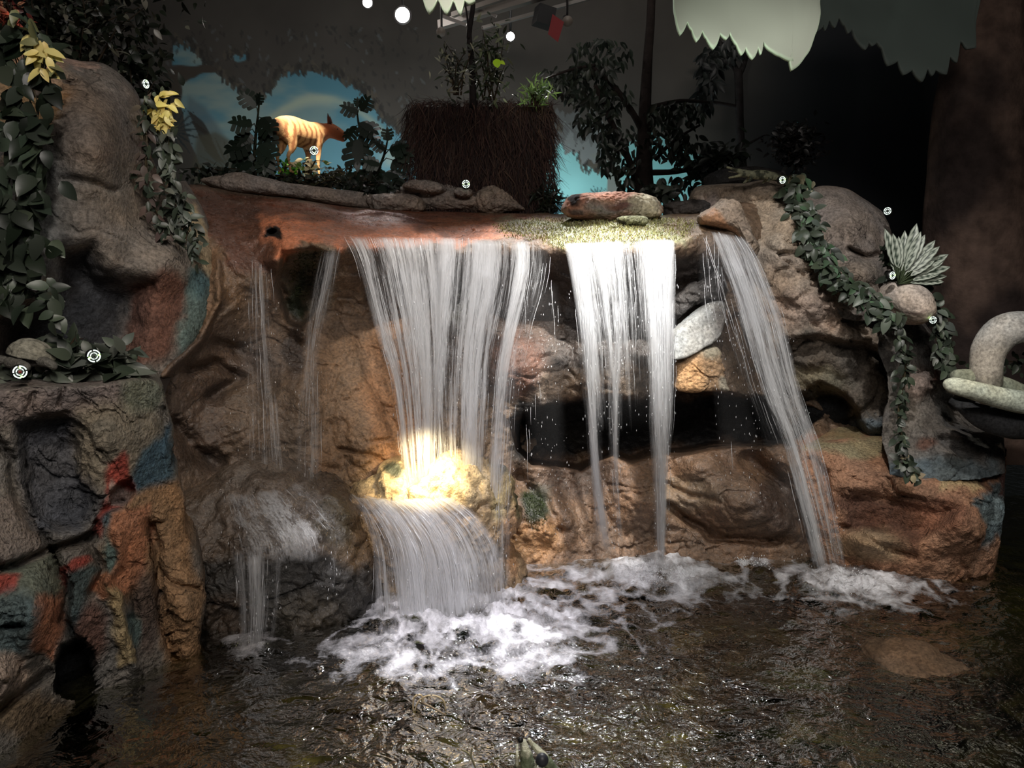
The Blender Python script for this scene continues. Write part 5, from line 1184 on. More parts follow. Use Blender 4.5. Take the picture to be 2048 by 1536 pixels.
def monstera(label, stem, leaves, Y, col=C8(34, 46, 36)):
    root = empty('monstera', tuple(P(stem[0][0], stem[0][1], Y)), label, 'plant')
    st = MB(); pts = [P(x, y, Y) for x, y in catmull(stem, 16)]
    st.tube(pts, [.016, .012, .006], 7, C8(40, 42, 30)); st.build('stem', BARK, root)
    for i, (x, y, dx, dz, L) in enumerate(leaves):
        # leaf stalk from the nearest stem point
        b = P(x, y, Y - 0.05 - 0.04 * (i % 3)); j = min(range(16), key=lambda k: abs(pts[k][2] - b[2] + .03))
        m = MB(); m.tube([pts[j], (pts[j] + b) / 2 + np.array([0, 0, .03]), b], .004, 5, C8(40, 48, 32))
        monstera_leaf(m, b, np.array([dx, -.25, dz]), np.array([R_.uniform(-.4, .4), -1, .5]), L * M_AT(Y), jit(col, .25))
        m.build('leaf', LEAF, root)
    return root
monstera('tall dark monstera left of the striped animal', [(508, 352), (510, 290), (516, 230), (519, 200)],
         [(512, 215, -.6, .7, 40), (522, 235, .4, -.6, 46), (505, 250, -1, .1, 44), (524, 262, .5, -.8, 44), (500, 280, -.9, -.5, 56), (518, 290, .6, -.6, 48), (500, 300, -.8, -.8, 50), (518, 318, .7, -.7, 46), (505, 325, -.7, -.5, 44), (515, 210, .3, 1, 24), (498, 262, -.6, -.9, 40), (530, 310, .0, -1, 40)], 6.7)
monstera('dark monstera right of the striped animal, one huge split leaf', [(735, 385), (728, 300), (716, 240), (714, 208)],
         [(716, 225, -.8, .3, 36), (722, 222, .6, .8, 34), (720, 245, .8, -.5, 44), (712, 252, -.6, -.8, 36), (722, 262, .9, -.6, 42), (716, 278, 0, -1, 62), (716, 214, 0, 1, 18), (740, 320, .3, -.9, 40), (730, 340, -.6, -.6, 40), (740, 348, .8, -.5, 46), (725, 360, -.9, -.1, 44)], 6.6)
monstera('leaning monstera with a lit bud, against the thatched block', [(735, 385), (752, 350), (768, 310), (776, 275)],
         [(776, 282, 0, 1, 26), (770, 300, -.7, .5, 30), (778, 300, .9, .2, 40), (785, 320, .8, -.5, 44), (760, 330, -.9, .2, 36), (770, 345, .8, -.4, 46), (760, 362, .7, -.7, 42), (790, 300, .9, -.3, 40), (750, 372, .9, -.2, 40)], 6.5)
bush('low dark leaves at the foot of the monsteras right of the animal', 735, 372, 6.45, 60, 22, 240, 0.07, [BK, C8(26, 32, 26)], 46, name='groundcover_plant', cat='plant', depth=.12, stems=14)

# variegated plant on the right
def variegated():
    Y = 5.05; root = empty('variegated_plant', tuple(P(1800, 560, Y)), 'plant with long silver striped leaves in front of the big trunk', 'plant')
    st = MB(); b0 = P(1797, 568, Y)
    L_ = [(1812, 462, 66), (1835, 448, 84), (1850, 470, 76), (1878, 492, 96), (1898, 505, 104), (1902, 530, 96), (1880, 545, 84), (1790, 470, 70), (1780, 500, 50), (1890, 560, 84), (1850, 500, 60), (1868, 520, 70), (1805, 500, 54), (1825, 520, 56), (1775, 460, 60), (1836, 490, 64), (1820, 480, 60), (1888, 520, 90), (1870, 480, 80), (1842, 465, 80), (1896, 548, 90), (1866, 560, 60), (1800, 475, 50)]
    for i, (x, y, L) in enumerate(L_):
        tip = P(x, y, Y - .02 * (i % 4)); v = tip - b0; a = b0 + v * .35
        st.tube([b0, (b0 + a) / 2, a], .004, 5, C8(60, 70, 50))
        m = MB(); d = v / np.linalg.norm(v); nr = np.array([-.2, -1, .5]); nr -= d * nr.dot(d); nr /= np.linalg.norm(nr); s = np.cross(d, nr)
        LL = np.linalg.norm(v) * .66; W = LL * .15; K = 9; V = []; Cc = []
        for k in range(K + 1):
            t = k / K; h = W * math.sin(PI * min(.02 + t * .98, 1)) ** .6 * (1 - .25 * t); c = a + d * LL * t - nr * LL * .15 * t * t
            for q in (-1, -.72, -.3, 0, .3, .72, 1):
                zz = 1 + (.10 if k % 2 else -.06) * (abs(q) == 1); V.append(c + s * h * q * zz + d * (.018 * LL if abs(q) == 1 else 0) + nr * h * abs(q) * .25)
                Cc.append(C8(58, 72, 60) if abs(q) == 1 or q == 0 or (k % 2 and abs(q) < .5) else C8(196, 204, 190))
        m.add(V, [[7 * k + j, 7 * k + j + 1, 7 * k + j + 8, 7 * k + j + 7] for k in range(K) for j in range(6)], Cc)
        m.build('leaf', LEAF, root)
    st.build('stem', BARK, root)
variegated()
bush('dark leaves at the base of the silver striped plant', 1790, 500, 5.2, 26, 50, 100, 0.07, [BK, GD], 47, name='shrub', depth=.08, stems=8)

# ficus tree and the thin trees behind
def tree(label, trunk, branches, clusters, Y, leaf, n, cols, seed, name='ficus_tree', barkc=C8(42, 36, 34), wl=.42):
    rnd = random.Random(seed); root = empty(name, tuple(P(trunk[0][0], trunk[0][1], Y)), label, 'tree')
    m = MB(); pts = catmull([list(P(x, y, Y)) + [r] for x, y, r in trunk], 24)
    m.tube(pts[:, :3], pts[:, 3] * M_AT(Y), 12, barkc); m.build('trunk', BARK, root)
    for br in branches:
        q = catmull([list(P(p[0], p[1], Y - p[3])) + [p[2]] for p in br], 16); m = MB(); m.tube(q[:, :3], q[:, 3] * M_AT(Y), 7, barkc); m.build('branch', BARK, root)
    lv = MB(); tot = sum(c[4] for c in clusters)
    for (cx, cy, rx, ry, wgt) in clusters:
        for _ in range(int(n * wgt / tot)):
            a = rnd.uniform(0, 2 * PI); r = rnd.random() ** .5
            b = P(cx + math.cos(a) * r * rx, cy + math.sin(a) * r * ry, Y - rnd.uniform(-.3, .35))
            L = leaf * rnd.uniform(.65, 1.25); lv.leaf(b, (rnd.uniform(-.7, .7), rnd.uniform(-.4, .3), -rnd.uniform(.2, 1.2)), (rnd.uniform(-.8, .8), -1, rnd.uniform(-.3, .6)), L, L * wl, jit(rnd.choice(cols), .3), .2, .3)
    lv.build('foliage', LEAF, root)
DK = [C8(38, 46, 38), C8(30, 36, 30), C8(52, 60, 50)]
tree('ficus tree with a dark trunk and hanging leaves in front of the turquoise mural', [(1290, 425, 22), (1288, 340, 17), (1290, 220, 12), (1296, 110, 9), (1302, 30, 8), (1304, -60, 7)],
     [[(1280, 390, 8, .0), (1262, 330, 7, .1), (1225, 250, 6, .15), (1190, 170, 4, .2)], [(1284, 260, 7, 0), (1262, 220, 6, .1), (1225, 170, 5, .15), (1180, 130, 3, .2)], [(1300, 215, 5, 0), (1360, 202, 4, .05), (1420, 205, 2.5, .1)],
      [(1300, 345, 6, 0), (1370, 340, 5, .05), (1450, 308, 3, .1)], [(1310, 320, 4, 0), (1350, 280, 3, .1), (1400, 250, 2, .1)], [(1190, 130, 3, .2), (1140, 140, 2.5, .3), (1085, 160, 1.5, .3)]],
     [(1165, 165, 62, 42, 4), (1200, 110, 64, 36, 2.4), (1195, 235, 44, 50, 2.4), (1225, 300, 30, 50, 2), (1256, 360, 26, 30, 1), (1350, 225, 60, 24, 3), (1330, 280, 44, 40, 1.8), (1375, 300, 40, 36, 1.5), (1350, 370, 46, 20, 1), (1235, 190, 30, 30, .7), (1262, 300, 20, 60, .8), (1110, 150, 30, 20, .5), (1090, 180, 20, 20, .3)], 7.4, 0.085, 1150, DK, 51)
tree('slim forked tree in the dark, right of the ficus', [(1486, 350, 9), (1480, 260, 8), (1478, 180, 8), (1476, 140, 8)], [[(1476, 150, 6, 0), (1462, 120, 5, 0), (1430, 70, 3, 0)], [(1478, 150, 6, 0), (1490, 120, 5, 0), (1500, 60, 4, 0)], [(1476, 214, 4, 0), (1430, 206, 3.5, 0), (1400, 208, 3, 0)], [(1484, 296, 3, 0), (1500, 286, 2.5, 0), (1530, 270, 1.2, 0)]],
     [(1415, 150, 24, 30, 2), (1430, 110, 30, 22, 1.6), (1410, 190, 18, 26, 1), (1460, 90, 26, 30, 1.2)], 7.9, 0.11, 260, [C8(44, 48, 46), C8(36, 38, 38)], 52, 'slim_tree', C8(50, 46, 46))
bush('round dark shrub in the shadows right of the slim tree', 1590, 285, 7.2, 56, 44, 700, 0.06, [C8(34, 32, 32), C8(26, 26, 26)], 53, depth=.2, stems=22)
bush('leafy undergrowth between the ficus and the black rock', 1430, 320, 7.3, 60, 40, 260, 0.10, DK, 54, depth=.15, stems=10)
bush('small spiky plant behind the lip, right of the ficus', 1330, 385, 6.5, 40, 20, 110, 0.09, DK, 55, depth=.1)
bush('wispy plant growing out of the left of the thatched block', 910, 130, 6.3, 42, 60, 150, 0.06, [C8(60, 66, 52), C8(150, 150, 130), C8(34, 38, 28)], 56, depth=.12, name='potted_plant', cat='plant', wl=.3)
airy = bush('airy plant with one lime leaf on the thatched block', 978, 120, 6.4, 40, 80, 240, 0.07, [C8(50, 62, 40), C8(34, 42, 28), C8(110, 116, 90)], 57, depth=.12, name='potted_plant', cat='plant', wl=.3)
bush('pale green feathery plant at the right end of the thatched block', 1068, 188, 6.3, 40, 24, 200, 0.07, [C8(96, 120, 60), C8(70, 92, 48)], 58, depth=.1, name='potted_plant', cat='plant', wl=.16, up=.8)
m = MB(); m.leaf(P(992, 118, 6.2), (.2, -.3, -.9), (0, -1, .2), .07, .06, C8(190, 240, 40), .1, .1, .6); m.leaf(P(1000, 122, 6.2), (.7, -.3, -.5), (0, -1, .2), .05, .03, C8(200, 240, 60), .1, .1)
tag(m.build('lime_leaf', LEAF, airy), 'bright lime green leaf')
m = MB(); pts = [P(x, y, 6.45) for x, y in catmull([(946, 215), (944, 130), (938, 70), (946, 10), (940, -40)], 20)]; m.tube(pts, [.03, .022, .016], 8, C8(38, 34, 34))
pts = [P(x, y, 6.4) for x, y in catmull([(938, 76), (934, 30), (925, -20)], 10)]; m.tube(pts, .008, 6, C8(38, 34, 34))
tag(m.build('bare_tree', BARK), 'thin dark trunk rising from the thatched block to the ceiling', 'tree trunk')

# ================================================================== THATCHED BLOCK
def thatch():
    Y = 6.5; root = empty('thatched_block', tuple(P(960, 425, 6.9)), 'block covered in dark brown dry grass, behind the lip of the falls', 'thatched block')
    m = MB()
    bl, br_, tl, tr_ = P(845, 428, Y + .06), P(1085, 428, Y + .06), P(822, 214, Y + .06), P(1105, 214, Y + .06)
    V = [bl, br_, tr_, tl]; V += [v + np.array([0, .9, 0]) for v in V]
    m.add(V, [[0, 1, 2, 3], [5, 4, 7, 6], [4, 0, 3, 7], [1, 5, 6, 2], [3, 2, 6, 7], [4, 5, 1, 0]], C8(36, 22, 18)); m.build('core', PLAIN, root, smooth=False)
    rnd = random.Random(77); g = MB()
    cols = [C8(56, 36, 32), C8(42, 28, 26), C8(66, 46, 40), C8(34, 24, 24), C8(80, 62, 52)]
    for i in range(5200):
        x = rnd.uniform(812, 1108); t = rnd.random(); y = 205 + t * 215
        if x < 845 and y > 370 and rnd.random() < .7: continue
        fr = rnd.random(); yy = Y - rnd.uniform(-.02, .10)
        a = P(x, y, yy); L = rnd.uniform(.10, .26); an = rnd.gauss(0, .28) + (x - 960) / 900
        d = np.array([math.sin(an), -rnd.uniform(0, .25), -math.cos(an)])
        p1 = a + d * L * .5 + np.array([rnd.gauss(0, .01), -.015, 0]); p2 = a + d * L + np.array([rnd.gauss(0, .03), .0, 0])
        g.blade([a, p1, p2], rnd.uniform(.0016, .0036), jit(rnd.choice(cols), .3))
    for i in range(900):   # ragged upright tufts along the top and the sides
        e = rnd.random()
        if e < .6: a = P(rnd.uniform(815, 1105), 212 + rnd.uniform(-4, 8), Y + rnd.uniform(-.05, .5)); d = np.array([rnd.gauss(0, .6), rnd.gauss(0, .3), rnd.uniform(.2, .8)])
        elif e < .72: a = P(822 + rnd.uniform(-5, 12), rnd.uniform(220, 400), Y); d = np.array([-rnd.uniform(.1, .6), 0, rnd.uniform(-.9, .5)])
        else: a = P(1100 + rnd.uniform(-14, 8), rnd.uniform(220, 425), Y); d = np.array([rnd.uniform(-.1, .6), 0, rnd.uniform(-1, .6)])
        L = rnd.uniform(.05, .14); g.blade([a, a + d * L * .5 + np.array([0, 0, .006]), a + d * L + np.array([d[0] * .02, 0, -.02])], rnd.uniform(.0015, .003), jit(rnd.choice(cols), .35))
    tag(g.build('dry_grass', STRAW, root, smooth=False), 'hanging blades of brown dry grass', kind='stuff')
thatch()
bush('dark drooping grass and leaves at the right foot of the thatched block', 1092, 395, 6.3, 22, 34, 120, 0.09, [BK, C8(36, 40, 30)], 59, name='groundcover_plant', cat='plant', depth=.08, wl=.2, stems=8)

# ================================================================== BIG TRUNK, CANOPY LEAVES, PALE COILED FORM
def big_trunk():
    prof = [(-120, 1925, 2036), (0, 1915, 2036), (100, 1900, 2036), (200, 1885, 2037), (300, 1872, 2038), (420, 1862, 2042), (560, 1856, 2050), (700, 1850, 2066), (900, 1840, 2090)]
    Y = 6.2; nv, nu = 120, 64; V = []; Cc = []
    for k in range(nv):
        y = -120 + 1020 * k / (nv - 1); l = np.interp(y, [p[0] for p in prof], [p[1] for p in prof]); r = np.interp(y, [p[0] for p in prof], [p[2] for p in prof])
        cx, R = (l + r) / 2, (r - l) / 2 * M_AT(Y) * 1.02
        c = P(cx, y, Y)
        for j in range(nu):
            a = 2 * PI * j / nu; V.append(c + np.array([math.cos(a) * R, math.sin(a) * R, 0]))
    V = np.array(V); n = fbm(V * np.array([6, 6, 1.2]), 4, 7); c0 = V.reshape(nv, nu, 3).mean(1, keepdims=True); D = V.reshape(nv, nu, 3) - c0
    V = (c0 + D * (1 + .05 * n.reshape(nv, nu, 1))).reshape(-1, 3)
    t = sstep(fbm(V * np.array([2.2, 2.2, 1.4]), 4, 9), -.3, .6)[:, None]; cols = np.array(C8(46, 38, 36)) * (1 - t) + np.array(C8(88, 72, 64)) * t
    o = mesh_obj('tree_trunk', V, grid_faces(nu, nv, True), BARK, None, cols=cols, loc=tuple(P(1945, 900, Y))); recalc(o)
    tag(o, 'huge mottled brown tree trunk at the right side', 'tree trunk')
big_trunk()
def canopy(name, label, rim, top, Y, cols, thick=0.03, curl=0.25, crease=()):
    """hanging board of foliage with a pointed leaf edge, curved and with real thickness"""
    n = len(rim); nr = 14; V = []; Cc = []
    T = catmull(top, n)
    R = np.array(rim, float)
    sm = R.copy()
    for _ in range(60): sm[1:-1] = (sm[:-2] + sm[1:-1] * 2 + sm[2:]) / 4
    sm[:, 1] -= 26 * np.sin(np.linspace(0, PI, n)) ** .3
    for k in range(nr):
        t = k / (nr - 1)
        for j in range(n):
            tt = min(t / .7, 1); q = T[j] * (1 - tt) + sm[j] * tt
            if t > .7: q = sm[j] * (1 - (t - .7) / .3) + R[j] * (t - .7) / .3
            yy = Y + curl * np.clip((R[:, 1].max() - q[1]) / 170.0, 0, 1) ** 1.6
            V.append(P(q[0], q[1], yy))
            e = np.clip((t - .93) / .07, 0, 1); Cc.append(np.array(cols[0]) * (1 - e) + np.array(cols[1]) * e)
    V = np.array(V); V[:, 1] += .03 * fbm(V * np.array([2.5, 2.5, 5]), 2, 5)
    B = V.copy(); B[:, 1] += thick
    F = grid_faces(n, nr).tolist(); N = len(V); F += [[a + N for a in f[::-1]] for f in F]
    e = [(nr - 1) * n + j for j in range(n)]
    F += [[e[j], e[j + 1], e[j + 1] + N, e[j] + N] for j in range(n - 1)]
    o = mesh_obj(name, np.vstack([V, B]), F, PAINTW, None, cols=np.array(Cc + Cc), smooth=True, loc=tuple(V.mean(0))); recalc(o)
    return tag(o, label, 'hanging leaf canopy')
def teeth(pts, sub=6):
    out = []
    for k in range(len(pts) - 1):
        a, b = np.array(pts[k], float), np.array(pts[k + 1], float)
        for i in range(sub):
            t = i / sub; out.append(a * (1 - t) + b * t + np.array([0, 0.16 * abs(b[1] - a[1]) * math.sin(PI * t)]))
    out.append(np.array(pts[-1], float)); return out
CG = C8(132, 136, 124); CE = C8(158, 174, 150)
canopy('leaf_canopy', 'pale grey green hanging canopy with pointed leaf edge, nearest at the top right', teeth([(1346, -40), (1348, 20), (1361, 70), (1375, 44), (1384, 60), (1393, 84), (1405, 62), (1412, 78), (1426, 100), (1440, 68), (1452, 80), (1460, 66), (1472, 92), (1482, 112), (1490, 98), (1504, 120), (1516, 96), (1521, 110), (1526, 86), (1545, 104), (1562, 112), (1588, 122), (1586, 104), (1580, 118), (1585, 140), (1612, 112), (1630, 70), (1640, 30), (1642, -40)]),
       [(1346, -160), (1500, -190), (1642, -160)], 4.6, (CG, CE))
canopy('leaf_canopy', 'small pale leaves dropping in at the top centre beside the ceiling lamps', teeth([(842, -40), (846, 0), (858, 28), (876, 0), (880, 8), (893, 30), (906, 2), (910, 8), (921, 31), (929, 0), (938, 8), (950, 2), (952, -40)]), [(842, -90), (900, -100), (952, -90)], 4.4, (CG, CE), curl=.1)
canopy('leaf_canopy', 'dim green grey canopy with pointed edge, behind and right of the nearest one', teeth([(1630, -40), (1634, 62), (1650, 50), (1652, 60), (1662, 36), (1672, 54), (1680, 32), (1692, 50), (1698, 66), (1706, 56), (1714, 80), (1730, 100), (1738, 84), (1745, 92), (1755, 84), (1765, 96), (1780, 130), (1800, 120), (1812, 148), (1828, 138), (1848, 162), (1858, 134), (1868, 150), (1874, 138), (1895, 148), (1902, 110), (1916, 124), (1920, 80), (1926, 86), (1935, 98), (1950, 96), (1952, 60), (1960, -40)]),
       [(1630, -160), (1800, -190), (1960, -160)], 5.4, (C8(78, 88, 84), C8(84, 92, 88)))
# stone-like pale coiled form at the right edge
def coil():
    root = empty('coiled_sculpture', tuple(P(2000, 820, 4.6)), 'smooth pale grey sculpted arch and rolls at the right edge', 'sculpture')
    def tub(name, path, col, Y):
        m = MB(); q = catmull([list(P(p[0], p[1], Y + p[3])) + [p[2]] for p in path], 60)
        m.tube(q[:, :3], np.clip(q[:, 3], 1, 99) * M_AT(Y), 28, col); o = m.build(name, ROCK_SMOOTH, root); return o
    tub('arch', [(1972, 770, 30, 0), (1972, 735, 30, 0), (1980, 695, 33, 0), (2010, 662, 34, -.03), (2060, 656, 30, -.06), (2110, 690, 26, -.08), (2120, 760, 26, -.08)], (*C8(172, 168, 164), 0), 4.7)
    tub('upper_roll', [(1908, 752, 8, .05), (1918, 752, 14, 0), (1960, 758, 18, 0), (2010, 772, 18, .02), (2060, 790, 14, .05)], (*C8(128, 132, 118), 0), 4.72)
    tub('lower_roll', [(1896, 768, 8, .02), (1904, 770, 16, 0), (1950, 782, 19, -.03), (2010, 798, 22, 0), (2060, 806, 24, .02), (2110, 806, 24, .05)], (*C8(186, 190, 176), 0), 4.62)
    tub('cavity_shade', [(1900, 800, 6, .1), (1925, 812, 14, .08), (1970, 835, 26, .05), (2030, 850, 30, .05), (2080, 850, 30, .1)], (*C8(60, 60, 62), 0), 4.75)  # dark tube stands for the shaded cavity below the rolls
coil()
# ================================================================== ANIMALS
def meta(name, balls, mat, parent, res=0.012, colf=None, smooth=2):
    """continuous body surface from overlapping balls (x, y, z, r)"""
    mb = bpy.data.metaballs.new(name + '_src'); mb.resolution = res; mb.threshold = 0.6
    ob = bpy.data.objects.new(name + '_src', mb); COL.objects.link(ob)
    for b in balls:
        e = mb.elements.new(); e.co = b[:3]; e.radius = b[3] * 1.45; e.stiffness = 2.0
    bpy.context.view_layer.update()
    dg = bpy.context.evaluated_depsgraph_get()
    me = bpy.data.meshes.new_from_object(ob.evaluated_get(dg), depsgraph=dg)
    bpy.data.objects.remove(ob); bpy.data.metaballs.remove(mb)
    V = np.array([v.co[:] for v in me.vertices]); F = [list(p.vertices) for p in me.polygons]
    bpy.data.meshes.remove(me)
    return V, F
def chain(pts, n=8):
    q = catmull(pts, n); return [tuple(p) for p in q]
def animal_at(name, label, cat, loc, rz, scale, balls, colf, mat, res=0.012):
    root = empty(name, loc, label, cat)
    V, F = meta(name, balls, mat, root, res)
    ca, sa = math.cos(rz), math.sin(rz)
    Rm = np.array([[ca, -sa, 0], [sa, ca, 0], [0, 0, 1]])
    cols = colf(V)
    W = V @ Rm.T * scale + np.array(loc)
    o = mesh_obj('body', W, F, mat, root, cols=cols); 
    return root, (lambda p: np.array(p) @ Rm.T * scale + np.array(loc))
# striped animal on the rim: body length along +x (head), units of metres, standing 0.62 high
def hyena():
    body = chain([(-.32, 0, .50, .13), (-.20, 0, .52, .155), (-.05, 0, .50, .16), (.10, 0, .49, .16), (.22, 0, .50, .15), (.30, 0, .52, .12)], 10)
    neck = chain([(.26, 0, .54, .12), (.36, 0, .56, .10), (.44, -.01, .57, .085)], 5)
    head = chain([(.45, -.01, .57, .084), (.53, -.02, .55, .068), (.60, -.03, .52, .046), (.655, -.035, .50, .036)], 7)
    jaw = chain([(.48, -.015, .52, .046), (.55, -.025, .475, .032), (.61, -.03, .45, .022)], 6)
    hp = (.27, 0.0)
    def turn(p):
        t = min(max((p[0] - .27) / .16, 0), 1) * math.radians(-58); dx, dy = p[0] - hp[0], p[1] - hp[1]
        return (hp[0] + dx * math.cos(t) - dy * math.sin(t), hp[1] + dx * math.sin(t) + dy * math.cos(t)) + tuple(p[2:])
    B = body + [turn(b) for b in neck + head + jaw]
    for s in (-1, 1):
        B += chain([(-.26, s * .07, .44, .085), (-.22, s * .085, .34, .06), (-.245, s * .085, .26, .036), (-.30, s * .085, .20, .028), (-.285, s * .085, .10, .022), (-.27, s * .085, .02, .024), (-.24, s * .085, .015, .02)], 13)
        B += chain([(.20, s * .075, .42, .075), (.22, s * .08, .30, .042), (.215, s * .08, .20, .030), (.22, s * .08, .10, .022), (.225, s * .08, .02, .024), (.25, s * .08, .015, .02)], 12)
    def colf(V0):
        V = V0.copy(); q = (V[:, 0] > .27) & (np.abs(V[:, 1]) > 0) & (V[:, 2] > .45); d = np.hypot(V[:, 0] - .27, V[:, 1]); V[:, 0] = np.where(q & (V[:, 1] < -.02), .27 + d, V[:, 0])
        c = np.tile(np.array(C8(206, 160, 112)), (len(V), 1))
        x = V[:, 0] + .02 * fbm(V * 9, 2, 3); st = sstep(np.sin(x * 70 + 1.2 * fbm(V * 14, 2, 9)), .15, .6) * (V[:, 0] < .28) * sstep(V[:, 2], .18, .30) * (1 - .7 * sstep(V[:, 2], .54, .62))
        c = c * (1 - 0.8 * st[:, None]) + np.array(C8(120, 66, 40)) * 0.8 * st[:, None]
        w = sstep(V[:, 0], .24, .34)[:, None]; c = c * (1 - w) + np.array(C8(140, 84, 58)) * w
        w = (sstep(-V[:, 0], .33, .40) * sstep(V[:, 2], .3, .36))[:, None]; c = c * (1 - .8 * w) + np.array(C8(52, 28, 20)) * .8 * w
        w = sstep(V[:, 0], .635, .65)[:, None]; c = c * (1 - w) + np.array((.01, .008, .008)) * w
        w = sstep(.24 - V[:, 2], 0, .08)[:, None] * .4; c = c * (1 - w) + np.array(C8(90, 60, 44)) * w
        return c
    loc = P(603, 352, 7.0); rz = math.radians(62); sc = 0.71
    root, T0 = animal_at('striped_animal', 'tan striped dog like animal with open mouth standing on the rim, lit from above', 'animal figure', tuple(loc), rz, sc, B, colf, FUR, .016)
    T = lambda p: T0(turn(p))
    for s in (-1, 1):
        m = MB(); b = T((.455, -.01 + s * .055, .63)); t = T((.44, -.01 + s * .085, .76)); sx = T((.50, -.01 + s * .06, .63)) - b; q = T((.455, -.01 + s * .02, .63)) - b
        m.add([b - sx * .6, b + sx * .6, b + q, t, b + (t - b) * .6 + sx * .35, b + (t - b) * .6 - sx * .35], [[0, 1, 4, 5], [5, 4, 3], [1, 2, 4], [2, 3, 4], [2, 0, 5], [2, 5, 3], [0, 2, 1]], C8(70, 40, 32)); m.build('ear', FUR, root)
        m = MB(); m.ball(T((.55, -.02 + s * .058, .575)), .0085 * sc, 6, (.01, .008, .008)); m.build('eye', METAL, root)
    m = MB(); m.ball(T((.685, -.037, .505)), .024 * sc, 8, (.012, .010, .010)); m.build('nose', METAL, root)
    m = MB(); m.tube([T0(p) for p in [(-.38, 0, .52), (-.43, 0, .44), (-.44, 0, .34), (-.42, 0, .27)]], [.03 * sc, .035 * sc, .02 * sc, .006], 10, C8(70, 42, 30)); m.build('tail', FUR, root)
    m = MB(); m.tube([T(p) for p in [(.52, -.02, .50), (.57, -.027, .485), (.62, -.03, .47)]], [.012, .016, .006], 8, C8(150, 70, 60)); m.build('tongue', PLAIN, root)
hyena()
def croc():
    B = chain([(-.22, 0, .06, .05), (-.10, 0, .075, .062), (.04, 0, .08, .058), (.14, 0, .09, .044)], 12) + chain([(-.22, 0, .055, .045), (-.36, .02, .02, .032), (-.52, .04, -.05, .014)], 14)
    B += chain([(.14, 0, .095, .044), (.20, 0, .115, .038), (.30, 0, .15, .022), (.37, 0, .17, .018)], 9) + chain([(.16, 0, .075, .032), (.24, 0, .06, .022), (.34, 0, .04, .016)], 8)
    for x in (-.17, .07):
        for s in (-1, 1): B += chain([(x, s * .05, .05, .03), (x + .02, s * .09, .02, .022), (x + .05, s * .10, -.01, .018)], 6)
    def colf(V):
        c = np.tile(np.array(C8(132, 134, 110)), (len(V), 1)); n = sstep(fbm(V * 18, 3, 5), 0, .5)[:, None]; c = c * (1 - n) + np.array(C8(60, 64, 50)) * n
        w = (sstep(V[:, 0], .18, .22) * (V[:, 2] < .085))[:, None]; return c * (1 - w) + np.array(C8(150, 150, 120)) * w
    loc = P(1512, 362, 5.83)
    root, T = animal_at('crocodile', 'small crocodile figure with open jaws on the cracked tan boulder', 'animal figure', tuple(loc), math.radians(180), .56, B, colf, HIDE, .010)
    for s in (-1, 1):
        m = MB(); m.ball(T((.175, s * .018, .115)), .007, 6, (.02, .02, .01)); m.build('eye', METAL, root)
    for s in (-1, 1):
        m = MB()
        for k in range(7):
            a = T((.25 + k * .016, s * .009, .108 + k * .002)); m.add([a + np.array([-.002, 0, 0]), a + np.array([.002, 0, 0]), a + np.array([0, .002, 0]), a + np.array([0, 0, -.006])], [[0, 1, 3], [1, 2, 3], [2, 0, 3]], C8(220, 214, 190))
        m.build('teeth', PLAIN, root)
croc()
def turtle():
    c = P(62, 712, 3.6); k = M_AT(3.6)
    root = empty('turtle', tuple(c), 'grey turtle figure with a domed shell on the left ledge', 'animal figure')
    n = 28; V = []; 
    for a in range(n):
        th = PI / 2 * a / (n - 1)
        for b in range(48):
            ph = 2 * PI * b / 48; V.append([46 * k * math.sin(th) * math.cos(ph) * 1.02, 34 * k * math.sin(th) * math.sin(ph), 36 * k * math.cos(th) - 0.004])
    V = np.array(V); d1, d2, cid = worley(V * 22 + 4, 3); V[:, 2] += .003 * sstep(d2 - d1, 0, .2)
    cols = np.tile(np.array([*C8(132, 128, 116), 0]), (len(V), 1)); cols[:, :3] *= (.6 + .5 * sstep(d2 - d1, 0, .12))[:, None]
    W = V + c; F = grid_faces(48, n, True).tolist()
    R0 = W[(n - 1) * 48:(n - 1) * 48 + 48] * 1.0; 
    Ry = np.array(Euler((0, math.radians(12), 0)).to_matrix()); W = (W - c) @ Ry.T + c
    F.append(list(range((n - 1) * 48, n * 48)))
    mesh_obj('shell', W, F, ROCK_SMOOTH, root, cols=cols)
    B = []
    def pb(dx, dy, dz, r): return (dx * k, dy * k, dz * k, r * k)
    B += [pb(x, 0, -8, 16) for x in (-30, -15, 0, 15, 30)]
    B += chain([pb(-30, -24, -10, 12), pb(0, -34, -14, 12), pb(14, -40, -18, 9)], 6) + chain([pb(30, -18, -8, 11), pb(52, -26, -12, 10), pb(60, -28, -18, 8)], 6)
    B += chain([pb(-42, -10, -8, 9), pb(-58, -18, -4, 10), pb(-70, -22, -4, 9)], 5)
    V, F = meta('turtle', B, None, None, .008); mesh_obj('body', V + c, F, HIDE, root, cols=np.tile(np.array(C8(92, 90, 84)), (len(V), 1)))
turtle()
